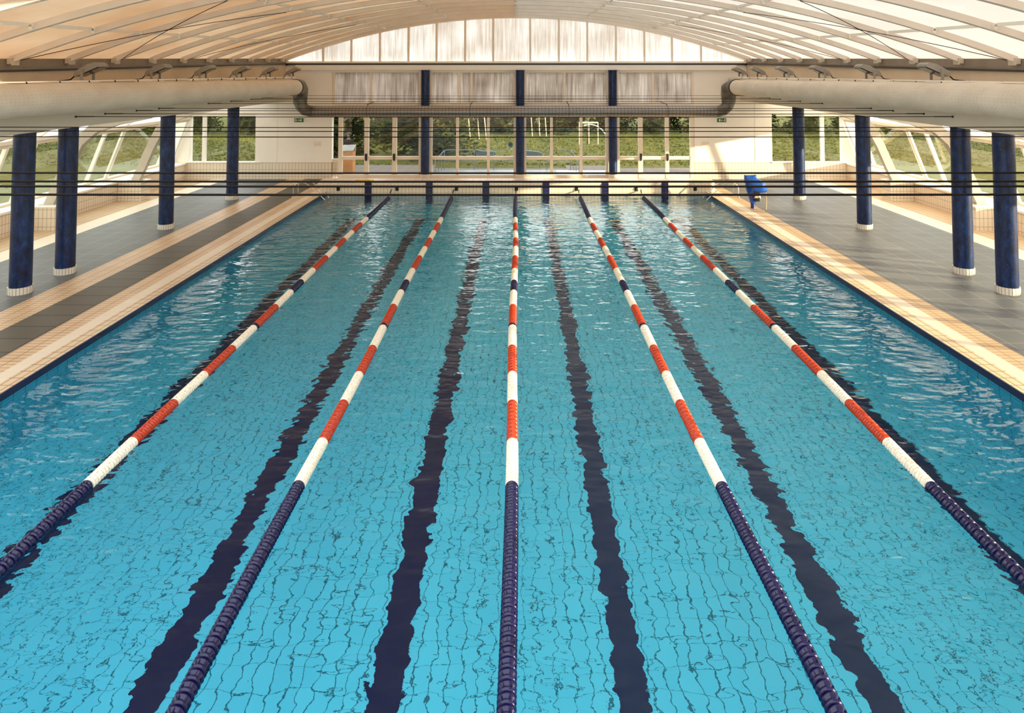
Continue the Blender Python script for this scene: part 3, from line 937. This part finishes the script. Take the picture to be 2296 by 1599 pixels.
for i, X in enumerate(ROPE_X):
    o = empty('lane_rope', (X, 15.0, 0))
    start = 6.55 if i in (0, 4) else 5.2
    nt = int((27.15 - 3.0) / PITCHF)
    rest = MB()
    cidx = {'blue': 0, 'white': 1, 'red': 2}
    cnt = 0
    for k in range(nt):
        y = 3.05 + k * PITCHF
        x, z = rope_xy(i, y)
        c = col_at(y)
        if y >= start and cnt < 100:
            b = bpy.data.objects.new('float', FM[c]); COL.objects.link(b); b.parent = o
            b.location = (x - X, y - 15.0, z); b.rotation_euler = (0, rnd.uniform(0, 6.28), 0)
            b['label'] = {'blue': 'navy blue float', 'white': 'white float', 'red': 'red float'}[c]
            cnt += 1
        else:
            a = rnd.uniform(0, 6.28); ca, sa = math.cos(a), math.sin(a)
            rest.add([(vx * ca + vz * sa + x - X, vy + y - 15.0, -vx * sa + vz * ca + z) for vx, vy, vz in fb.v], fb.f, cidx[c], True)
    rs = rest.build('float_run', [M['float_blue'], M['float_white'], M['float_red']], o)
    rs['kind'] = 'stuff'
    rs['label'] = 'more floats of the same rope, towards the far wall'
    pts = [(rope_xy(i, y)[0] - X, y - 15.0, rope_xy(i, y)[1]) for y in [2.8 + .5 * q for q in range(50)] if y < 27.2]
    pts += [(0, 27.3 - 15, .03), (0, 27.70 - 15, .20)]
    mb = MB(); mb.tube(pts, .02, 6)
    mb.build('cable', M['cable'], o)
    mb = MB(); mb.tube([(0, 27.52 - 15, .14), (0, 27.66 - 15, .20), (.02, 27.70 - 15, .24)], .022, 6)
    mb.build('hook', M['black'], o)
    tag(o, ROPE_W[i], 'lane rope', 'floating lane ropes')

# anchor sockets in the end wall
for k, X in enumerate((-7.22, -4.83, -2.42, .02, 2.46, 4.88, 7.28)):
    o = empty('rope_anchor', (X, PY1, .25))
    mb = MB(); mb.box(-.065, .065, -.012, .0, -.065, .065); mb.build('plate', M['wire'], o)
    mb = MB(); mb.box(-.045, .045, -.03, -.012, -.045, .045); mb.tube([(0, -.03, .02), (0, -.06, .0), (0, -.045, -.03)], .012, 6); mb.build('ring', M['black'], o)
    w = 'small black rope anchor in the pool end wall, ' + ('nearest the left ladder' if k == 0 else 'nearest the right ladder' if k == 6 else 'where the %s ends' %
        ['leftmost rope', 'second rope from left', 'middle rope', 'second rope from right', 'rightmost rope'][k - 1])
    tag(o, w, 'anchor', 'rope anchors in the pool end wall')

# ------------------------------------------------------------------ pool ladders
for s, nm in ((-1, 'left'), (1, 'right')):
    o = empty('pool_ladder', (s * 7.75, 27.0, DZ))
    for yy in (-.28, .28):
        pts = [(s * .95, yy, 0), (s * .95, yy, .35), (s * .90, yy, .46), (s * .80, yy, .53), (s * .62, yy, .56), (s * .48, yy, .53), (s * .3, yy, .42), (s * -.25, yy, -.08), (s * -.38, yy, -.25), (s * -.42, yy, -.5), (s * -.42, yy, -1.5)]
        mb = MB(); mb.tube(pts, .022, 10); mb.build('handrail', M['steel'], o)
        mb = MB(); mb.lathe([(.022, .025), (.05, .02), (.055, 0)], (s * .95, yy, 0), 'z', 14); mb.build('foot_flange', M['steel'], o)
    for zz in (-.5, -.8, -1.1):
        mb = MB(); x0, x1 = sorted((s * -.36, s * -.48)); mb.box(x0, x1, -.28, .28, zz - .02, zz + .02); mb.build('tread', M['steel'], o)
    tag(o, 'steel pool ladder with two curved handrails in the far %s corner' % nm, 'ladder', 'pool ladders')

# ------------------------------------------------------------------ covered pool lift
o = empty('pool_lift', (8.52, 24.55, DZ))
rings = [  # z, left, right, half depth
    (.17, -.085, .09, .085), (.30, -.13, .13, .11), (.42, -.17, .17, .14), (.52, -.195, .20, .17), (.575, -.205, .36, .23), (.60, -.21, .48, .26), (.68, -.225, .50, .28), (.82, -.25, .475, .29),
    (.91, -.27, .43, .28), (.98, -.285, .33, .24), (1.03, -.295, .20, .17), (1.08, -.30, .145, .11), (1.14, -.305, .13, .09), (1.165, -.30, .125, .07), (1.145, -.27, .10, .03)]
vs, fs = [], []
n = 32
for j, (z, xa, xb, ry) in enumerate(rings):
    cx_, rx = (xa + xb) / 2, (xb - xa) / 2
    for k in range(n):
        a = 2 * math.pi * k / n
        fold = 1 + .05 * math.sin(3 * a + j * .7) * (0.4 + .6 * math.sin(j)) + .035 * math.sin(7 * a - j * 1.3)
        ca, sa = math.cos(a), math.sin(a)
        sq = lambda v: math.copysign(abs(v) ** .75, v)
        vs.append((cx_ + rx * sq(ca) * (1 + (fold - 1) * .4), ry * fold * sq(sa), z + (.025 * ca * ca if z > 1.13 else .012 * math.sin(2 * a + j))))
for j in range(len(rings) - 1):
    for k in range(n): fs.append((j * n + k, j * n + (k + 1) % n, (j + 1) * n + (k + 1) % n, (j + 1) * n + k))
fs.append(tuple((len(rings) - 1) * n + k for k in range(n)))
mb = MB(); mb.add(vs, fs, 0, True)
cv = mb.build('cover', M['tarp_blue'], o)
cv['label'] = 'blue tarpaulin cover'
mb = MB(); mb.lathe([(.0, .3), (.075, .3), (.078, .2), (.08, .02), (.085, 0)], (0, 0, 0), 'z', 16); mb.build('post', M['tarp_dark'], o)
mb = MB(); mb.box(-.04, .17, -.27, -.16, .52, .64); mb.box(.0, .16, -.24, -.14, .28, .40); mb.build('motor', M['black'], o)
mb = MB(); mb.prism([(-.02, .38), (.14, .38), (.10, .46), (.085, .54), (.035, .54), (.02, .46)], 'y', -.22, -.15); mb.build('control_box', M['rope_tan'], o)
mb = MB(); mb.prism([(.11, .62), (.20, .60), (.22, .36), (.14, .46)], 'y', -.20, -.17); mb.build('cloth_flap', M['sign_white'], o)
mb = MB(); mb.tube([(.46, -.05, .62), (.47, -.05, .3), (.465, -.05, .06), (.44, -.10, .012), (.34, -.35, .012), (.2, -.5, .012)], .010, 6); mb.build('cord', M['rope_tan'], o)
mb = MB()
for q in range(5): mb.tube([(.30 + .035 * q, -.1, .68), (.30 + .035 * q + .01, -.1, .62), (.30 + .035 * q, -.1, .56)], .007, 5)
mb.build('fringe', M['rope_tan'], o)
tag(o, 'pool lift wrapped in a blue tarpaulin on the right deck near the ladder', 'pool lift')

# yellow kickboard on the end wall
o = empty('kickboard', (-6.2, 27.93, ZP))
mb = MB()
pl = [(-.34, -.08), (.30, -.10), (.36, -.03), (.37, .05), (.30, .12), (-.34, .10), (-.38, .01)]
mb.prism(pl, 'z', 0, .08); mb.build('board', M['yellow'], o)
mb = MB(); mb.box(-.10, -.02, -.10, -.098, .01, .035); mb.build('edge_mark', M['rope_tan'], o)
tag(o, 'yellow foam kickboard lying on the tiled pool end wall', 'kickboard')

# ------------------------------------------------------------------ signs
for s, X in ((-1, -9.83), (1, 9.30)):
    o = empty('exit_sign', (X, EY - .40, 2.83))
    mb = MB(); mb.box(-.20, .20, -.04, .04, -.09, .09); mb.build('sign_box', M['green_sign'], o)
    mb = MB()
    y = -.046
    def seg(pts, w=.012):
        for a, b in zip(pts, pts[1:]): mb.bar((s * a[0], y, a[1]), (s * b[0], y, b[1]), w, .006, (0, 1, 0))
    # running figure, arrow and door leaf (mirrored on the other sign)
    def fx(v): return v
    seg([(.14, .045), (.12, .0)], .022); seg([(.12, .0), (.16, -.03), (.15, -.06)], .014); seg([(.12, 0), (.09, -.02), (.10, -.05)], .014)
    seg([(.17, .02), (.14, .03), (.10, .015)], .012); mb.lathe([(.0, -.003), (.014, -.003), (.014, .003)], (s * .135, y, .06), 'y', 10)
    seg([(.05, 0), (-.03, 0)], .014); seg([(-.01, .03), (-.04, 0), (-.01, -.03)], .014)
    seg([(-.10, -.05), (-.10, .05)], .05)
    mb.build('symbols', M['sign_white'], o)
    mb = MB(); mb.box(-.02, .02, .04, .40, .06, .085); mb.build('arm', M['frame_white'], o)
    tag(o, 'green exit sign with running figure on the wall %s of the glazed doors' % ('left' if s < 0 else 'right'), 'exit sign', 'green exit signs')
for s, X in ((-1, -9.10), (1, 8.66)):
    o = empty('wall_notice', (X, EY, 1.72))
    mb = MB(); mb.box(-.175, .175, -.012, 0, -.105, .105); mb.build('board', M['notice'], o)
    mb = MB()
    for a, b, c_, d in ((-.175, .175, .098, .105), (-.175, .175, -.105, -.098), (-.175, -.168, -.105, .105), (.168, .175, -.105, .105)): mb.box(a, b, -.015, -.012, c_, d)
    for q in range(3): mb.tube([(s * -.02 + s * -.04 * q + .01, -.014, .045 - .01 * q), (s * -.03 + s * -.04 * q, -.014, .0), (s * -.01 + s * -.04 * q, -.014, -.05)], .009, 5)
    mb.box(*sorted((s * .06, s * .085)), -.015, -.012, -.055, .045); mb.box(*sorted((s * .045, s * .11)), -.015, -.012, -.06, -.045)
    mb.build('print', M['notice_ink'], o)
    tag(o, 'small pale framed notice with faint orange print on the white wall, %s of the doors' % ('left' if s < 0 else 'right'), 'notice', 'small wall notices')
# blue round sticker on the glass left of the middle column
o = empty('window_sticker', (-.26, EY + .095, 1.68))
mb = MB(); mb.lathe([(0, -.004), (.11, -.004), (.11, 0), (0, 0)], (0, 0, 0), 'y', 24, smooth=False); mb.build('disc', M['sticker'], o)
mb = MB(); mb.box(-.03, .0, -.008, -.004, -.06, .06); mb.prism([(0, -.02), (.05, .02), (0, .05)], 'y', -.008, -.004); mb.build('mark', M['sticker_mark'], o)
tag(o, 'blue round sticker on the glass just left of the middle column', 'sticker')

# small socket boxes on the low side walls
for s, nm in ((-1, 'left'), (1, 'right')):
    o = empty('wall_socket', (s * WX, 22.9, .42))
    mb = MB(); x0, x1 = sorted((0, -s * .03)); mb.box(x0, x1, -.06, .06, -.07, .07); mb.build('plate', M['cream_paint'], o)
    mb = MB(); x0, x1 = sorted((-s * .03, -s * .04)); mb.box(x0, x1, -.035, .035, -.04, .03); mb.build('cap', M['rib'], o)
    tag(o, 'small socket box on the %s tiled side wall' % nm, 'socket', 'wall sockets')

# ------------------------------------------------------------------ outdoors
mb = MB()
for x0, x1, y0, y1 in ((-90, 90, EY + .28, 110), (-90, -15.8, -30, EY + .28), (15.8, 90, -30, EY + .28), (-15.8, 15.8, -30, NY - .28)):
    mb.quad((x0, y0, -.02), (x1, y0, -.02), (x1, y1, -.02), (x0, y1, -.02))
struct(mb.build('ground', M['grass']))
mb = MB(); mb.box(-9.5, 9.0, EY + .3, 35.4, -.02, .04, 0); mb.box(2.6, 5.2, 35.4, 36.4, -.02, .03, 0); mb.box(-9.5, -4.3, 35.4, 36.6, -.02, .035, 0)
struct(mb.build('ground_patio', M['patio']))
mb = MB(); mb.box(-4.0, 2.6, 32.2, 34.6, .0, .06, 0); struct(mb.build('ground_outdoor_pool', M['pool_out']))
mb = MB(); mb.box(2.0, 4.6, 32.0, 34.4, .0, .065, 0); struct(mb.build('ground_wet_paving', M['foam_white']))

gr = MB()
for _ in range(11000):
    f_ = rnd.random()
    x, y = rnd.uniform(-34, 34), 36.7 + 19 * f_
    if -9.6 < x < 5.3 and y < 36.8: continue
    hgt = rnd.uniform(.03, .11)
    if y > 53.5 or any((x - a) ** 2 + (y - b) ** 2 < 16 for a, b in ((-5, 40.6), (-11.4, 41.6), (-8.6, 49.0)))\
            or any(abs(x - a) < 1.0 and abs(y - b) < 1.1 for a, b in ((1.75, 53.5), (5, 47.5), (-2.9, 51), (-15.2, 50), (14.9, 50), (-12.7, 52.5))): continue
    for q in range(3):
        a = rnd.uniform(0, 6.28); w_ = rnd.uniform(.03, .07); lx, ly = rnd.uniform(-.12, .12), rnd.uniform(-.12, .12)
        bx_, by_ = x + rnd.uniform(-.08, .08), y + rnd.uniform(-.08, .08)
        gr.add([(bx_ - w_ * math.cos(a), by_ - w_ * math.sin(a), -.02), (bx_ + w_ * math.cos(a), by_ + w_ * math.sin(a), -.02), (bx_ + lx, by_ + ly, hgt)], [(0, 1, 2)], 0 if rnd.random() < .5 else 1)
tag(gr.build('grass_tufts', [M['tuft_a'], M['tuft_b']]), 'rough olive grass tufts growing all over the lawn outside', 'grass', kind='stuff')

def cards(mb, c, size, n, spread, mi=0, flat=.6):
    for _ in range(n):
        p = Vector(c) + Vector((rnd.gauss(0, spread), rnd.gauss(0, spread), rnd.gauss(0, spread * flat)))
        u = Vector((rnd.uniform(-1, 1), rnd.uniform(-1, 1), rnd.uniform(-.5, .5))).normalized()
        v = u.cross(Vector((rnd.uniform(-1, 1), rnd.uniform(-1, 1), rnd.uniform(-1, 1)))).normalized()
        a = size * rnd.uniform(.6, 1.4)
        mb.add([p - u * a, p + v * a * .35, p + u * a, p - v * a * .35], [(0, 1, 2, 3)], mi)
def conifer(H, Rb, nb, dens, low=.15, seed=0):
    global rnd
    rnd = random.Random(seed)
    fo, tr = MB(), MB()
    tr.tube([(0, 0, 0), (0, 0, H * .5), (0, 0, H * .97)], [H * .02 + .03, H * .014 + .02, .015], 7)
    for b in range(nb):
        f_ = (b + rnd.random()) / nb
        z = H * (low + (1 - low) * f_)
        rr = Rb * (1 - f_) ** .75 * rnd.uniform(.75, 1.1) + .15
        a = rnd.uniform(0, 6.283)
        for q in range(dens):
            e = (q + .5) / dens
            p = (math.cos(a) * rr * e, math.sin(a) * rr * e, z - .25 * rr * e * e + rnd.uniform(-.1, .1))
            cards(fo, p, .20 + .12 * (1 - e), 3, .10 + .14 * e, 0 if rnd.random() < .7 else 1)
    return fo, tr
def put_tree(meshes, x, y, rz, sc, label, cat, group, z=0):
    o = empty('conifer_tree', (x, y, z), rz)
    o.scale = (sc, sc, sc)
    for nm, me in meshes:
        b = bpy.data.objects.new(nm, me); COL.objects.link(b); b.parent = o
    tag(o, label, cat, group)
kinds = []
for sd, (H, Rb, nb, de) in enumerate(((5.4, 1.75, 105, 7), (6.2, 1.7, 110, 7), (5.0, 1.85, 110, 7))):
    fo, tr = conifer(H, Rb, nb, de, .05, 11 + sd)
    kinds.append([('foliage', fo.mesh('foliage', [M['leaf_dark'], M['leaf_mid']])), ('trunk', tr.mesh('trunk', M['trunk']))])
fo, tr = conifer(8.5, 3.3, 260, 11, .02, 5)
SPR = [('foliage', fo.mesh('foliage', [M['leaf_spruce'], M['leaf_mid']])), ('trunk', tr.mesh('trunk', M['trunk']))]
put_tree(SPR, -5.0, 40.6, 0, 1.0,
         'big dark spruce on the lawn, its right side showing just right of the left column', 'tree', 'big spruces behind the left doors')
put_tree(SPR, -11.2, 41.6, 2.0, .93, 'big dark spruce on the lawn straight behind the wooden lectern', 'tree', 'big spruces behind the left doors')
put_tree(SPR, -8.6, 49.0, 4.4, .9, 'dark spruce further back between the two big spruces', 'tree', 'big spruces behind the left doors')
rnd = random.Random(3)
k = 0
row = []
for i in range(34):
    row.append((-34 + 2.05 * i + rnd.uniform(-.2, .2), (56.2, 60.2)[i % 2] + rnd.uniform(-.3, .3)))
for i, (x, y) in enumerate(row):
    put_tree(kinds[i % 3], x, y, rnd.uniform(0, 6), rnd.uniform(.9, 1.05), 'dark conifer in the hedge row beyond the lawn behind the end wall', 'tree', 'hedge conifers beyond the end wall')
for s, nm in ((-1, 'left'), (1, 'right')):
    for i in range(9):
        put_tree(kinds[(i + 1) % 3], s * (36.5 + rnd.uniform(-.6, .6)), 52 - 3.4 * i, rnd.uniform(0, 6), rnd.uniform(.45, .6),
                 'low dark conifer at the far %s edge of the lawn outside the side windows' % nm, 'tree', 'low conifers along the %s lawn edge' % nm)

def stakes(x, y, h, w, label, lean=.0):
    o = empty('tree_stake_frame', (x, y, -.02))
    for q, (dx, dy) in enumerate(((-w, 0), (w, 0), (0.05, w * .6))):
        mb = MB(); mb.tube([(dx, dy, 0), (dx - lean, dy, h)], .045, 6); mb.build('stake', M['stake'], o)
    mb = MB(); mb.bar((-w - lean, 0, h - .03), (w - lean, 0, h - .03), .08, .10); mb.bar((-w - lean, 0, h - .03), (.05 - lean, w * .6, h - .03), .08, .08); mb.build('crossbar', M['stake'], o)
    mb = MB(); mb.tube([(-.05, .1, 0), (-.08, .1, h), (-.1, .12, h + 1.6)], [.05, .04, .02], 6); mb.build('sapling_trunk', M['trunk'], o)
    tag(o, label, 'tree stakes', 'timber stake frames around saplings')
stakes(1.75, 53.5, 1.9, .55, 'pale timber stake frame at the hedge, just right of the middle column', .12)
stakes(5.0, 47.5, 1.55, .65, 'pale timber stake frame standing forward on the lawn with a flat crossbar', .0)
stakes(-2.9, 51.0, 2.0, .60, 'pale leaning timber stakes beside the big spruce', .18)
stakes(-15.2, 50.0, 2.0, .5, 'pale timber stakes seen through the left end window', .1)
stakes(14.9, 50.0, 2.0, .5, 'pale timber stakes seen through the right end window', -.1)
stakes(-12.7, 52.5, 2.0, .45, 'pale timber stakes behind the wooden lectern', .1)

def railing(x0, x1, y, label, slopeside):
    o = empty('railing', ((x0 + x1) / 2, y, .04))
    a, b = x0 - (x0 + x1) / 2, x1 - (x0 + x1) / 2
    h = 1.02
    ext = a - .35 if slopeside < 0 else b + .35
    pts = [(a, 0, 0), (a, 0, h - .08), (a + .08, 0, h), (b - .08, 0, h), (b, 0, h - .08), (b, 0, 0)]
    mb = MB(); mb.tube(pts, .022, 8); mb.build('top_rail', M['rail_grey'], o)
    e = a if slopeside < 0 else b
    mb = MB(); mb.tube([(e, 0, h - .02), (ext, -.9, .62), (ext, -.9, 0)], .022, 8); mb.build('sloping_rail', M['rail_grey'], o)
    mb = MB(); mb.tube([(a, 0, .5), (b, 0, .5)], .014, 6); mb.build('mid_rail', M['rail_grey'], o)
    for f_ in (.33, .66):
        mb = MB(); mb.tube([(e + (ext - e) * f_, -.9 * f_, 0), (e + (ext - e) * f_, -.9 * f_, h - .40 * f_)], .018, 6); mb.build('post', M['rail_grey'], o)
    tag(o, label, 'railing', 'tubular railings by the outdoor pool')
railing(-3.65, -2.15, 34.6, 'grey tubular railing outside, between the left column and the big spruce', -1)
railing(-1.15, .1, 34.6, 'grey tubular railing outside, behind the middle column', 1)
railing(1.55, 2.75, 34.6, 'grey tubular railing outside with steps, right of the middle column', 1)

def sling(x, y, w, label, bulge):
    o = empty('folded_pool_cover', (x, y, .04))
    mb = MB()
    prof = [(-w, .50), (-w, .92), (-w * .3, .86), (w * .85, .85), (w, .78), (w * .95, .66), (w * .1, .56)] if not bulge else [(-w, .52), (-w, .95), (w * .7, .84), (w, .76), (w * .98, .64), (w * .7, .58), (-w * .4, .50)]
    mb.prism(prof, 'y', -.14, .14); mb.build('cloth', M['tarp_grey'], o)
    for dx in (-w * .85, w * .8):
        for dy in (-.1, .1):
            mb = MB(); mb.tube([(dx, dy, 0), (dx, dy, .62)], .018, 6); mb.build('leg', M['rail_grey'], o)
    tag(o, label, 'pool cover', 'grey covers on stands by the outdoor pool')
sling(-2.05 + .45, 35.6, .52, 'grey folded cover on a stand outside, left of the middle column', False)
sling(.72, 35.4, .62, 'grey folded cover on a stand outside, right of the middle column', True)

o = empty('outdoor_shower', (4.66, 35.2, .04))
pts = [(0, 0, 0), (0, 0, .9), (-.01, 0, 1.5), (-.06, 0, 1.75), (-.25, 0, 2.0), (-.55, 0, 2.2), (-.8, 0, 2.26), (-1.1, 0, 2.22)]
mb = MB(); mb.tube(pts, .035, 10); mb.build('pipe', M['steel'], o)
mb = MB(); mb.lathe([(.0, .05), (.05, .04), (.09, -.02), (.0, -.02)], (-1.12, 0, 2.20), 'z', 14); mb.build('nozzle', M['steel'], o)
tag(o, 'curved chrome water spout pipe outside behind the right column', 'spout')
o = empty('concrete_block', (4.85, 34.6, .04))
mb = MB(); mb.prism([(-.25, 0), (.25, 0), (.25, .42), (.05, .42), (-.25, .36)], 'y', -.25, .25); mb.build('block', M['concrete'], o)
tag(o, 'tan concrete block outside at the foot of the right column', 'block')

# wooden lectern and the person behind it
o = empty('wooden_lectern', (-8.08, 32.6, .04))
mb = MB(); mb.box(-.33, .33, -.28, .28, 0, 1.18); mb.build('case', M['wood'], o)
mb = MB()
mb.add([(-.35, -.30, 1.16), (.35, -.30, 1.20), (.35, .30, 1.42), (-.35, .30, 1.38), (-.35, -.30, 1.22), (.35, -.30, 1.26), (.35, .30, 1.48), (-.35, .30, 1.44)],
       [(3, 2, 1, 0), (4, 5, 6, 7), (0, 1, 5, 4), (1, 2, 6, 5), (2, 3, 7, 6), (3, 0, 4, 7)]); mb.build('sloping_top', M['paper'], o)
mb = MB(); mb.box(-.34, .34, .2, .29, 1.15, 1.40); mb.build('back_board', M['wood'], o)
tag(o, 'orange plywood lectern outside behind the left glazed door', 'lectern')

def skin_obj(name, nodes, edges, mat, parent, sub=2):
    me = bpy.data.meshes.new(name)
    me.from_pydata([n_[0] for n_ in nodes], edges, [])
    ob = bpy.data.objects.new(name, me); COL.objects.link(ob); ob.parent = parent
    md = ob.modifiers.new('skin', 'SKIN'); md.use_smooth_shade = True
    for i, n_ in enumerate(nodes):
        sv = me.skin_vertices[0].data[i]
        r_ = n_[1]
        sv.radius = (r_, r_) if not isinstance(r_, tuple) else r_
        sv.use_root = (i == 0)
    sb = ob.modifiers.new('sub', 'SUBSURF'); sb.levels = 1; sb.render_levels = sub
    me.materials.append(mat)
    return ob
o = empty('person', (-8.68, 35.2, .04))
body = [((0, 0, .98), (.15, .11)), ((0, 0, 1.18), (.135, .10)), ((0, 0, 1.40), (.17, .11)), ((0, 0, 1.50), (.09, .08)), ((0, -.01, 1.58), .055), ((0, -.02, 1.66), (.07, .085)), ((0, -.02, 1.76), (.072, .09)), ((0, -.01, 1.82), (.045, .055)),
        ((-.19, 0, 1.43), .065), ((-.27, -.06, 1.18), .046), ((-.10, -.28, 1.22), .036), ((-.04, -.34, 1.23), .032),
        ((.19, 0, 1.43), .065), ((.27, -.06, 1.18), .046), ((.10, -.28, 1.20), .036), ((.04, -.34, 1.21), .032),
        ((-.09, 0, .88), .095), ((-.10, -.01, .50), .062), ((-.10, .02, .10), .042), ((-.10, -.12, .04), .04),
        ((.09, 0, .88), .095), ((.10, -.01, .50), .062), ((.10, .02, .10), .042), ((.10, -.12, .04), .04)]
be = [(0, 1), (1, 2), (2, 3), (3, 4), (4, 5), (5, 6), (6, 7), (2, 8), (8, 9), (9, 10), (10, 11), (2, 12), (12, 13), (13, 14), (14, 15), (0, 16), (16, 17), (17, 18), (18, 19), (0, 20), (20, 21), (21, 22), (22, 23)]
bo = skin_obj('body', body, be, M['skin'], o)
mb = MB(); mb.tube([(0, -.10, 1.71), (0, -.125, 1.675), (0, -.10, 1.665)], [.010, .014, .012], 6)
for dx in (-.03, .03): mb.lathe([(0, -.008), (.010, -.006), (.010, .004)], (dx, -.105, 1.72), 'y', 8, 0)
mb.build('face', M['skin'], o)
for sg in (-1, 1):
    for q in range(4):
        mb = MB(); x = sg * (.04 + .0) + sg * .018 * q - sg * .03
        mb.tube([(x, -.355, 1.225), (x - sg * .004, -.40 + .006 * abs(q - 1.5), 1.222), (x - sg * .006, -.425 + .01 * abs(q - 1.5), 1.205)], [.010, .009, .007], 6); mb.build('finger', M['skin'], bo)
    mb = MB(); mb.tube([(sg * .0, -.34, 1.235), (-sg * .02, -.37, 1.245)], [.011, .009], 6); mb.build('thumb', M['skin'], bo)
skin_obj('jacket', [((0, 0, .92), (.175, .13)), ((0, 0, 1.18), (.16, .12)), ((0, 0, 1.40), (.195, .13)), ((0, 0, 1.50), (.10, .09)), ((-.20, 0, 1.43), .082), ((-.275, -.06, 1.18), .062), ((-.12, -.26, 1.22), .048),
                    ((.20, 0, 1.43), .082), ((.275, -.06, 1.18), .062), ((.12, -.26, 1.20), .048)],
         [(0, 1), (1, 2), (2, 3), (2, 4), (4, 5), (5, 6), (2, 7), (7, 8), (8, 9)], M['dark_cloth'], o)
skin_obj('trousers', [((0, 0, .98), (.165, .125)), ((-.09, 0, .88), .11), ((-.10, -.01, .50), .078), ((-.10, .02, .08), .06), ((.09, 0, .88), .11), ((.10, -.01, .50), .078), ((.10, .02, .08), .06)],
         [(0, 1), (1, 2), (2, 3), (0, 4), (4, 5), (5, 6)], M['dark_cloth'], o)
mb = MB()
mb.lathe([(.095, -.06), (.108, 0), (.098, .055), (.06, .095), (.0, .108)], (0, .008, 1.765), 'z', 18)
mb.build('hair', M['hair'], o)
tag(o, 'person with dark hair and dark clothes standing outside behind the wooden lectern', 'person')
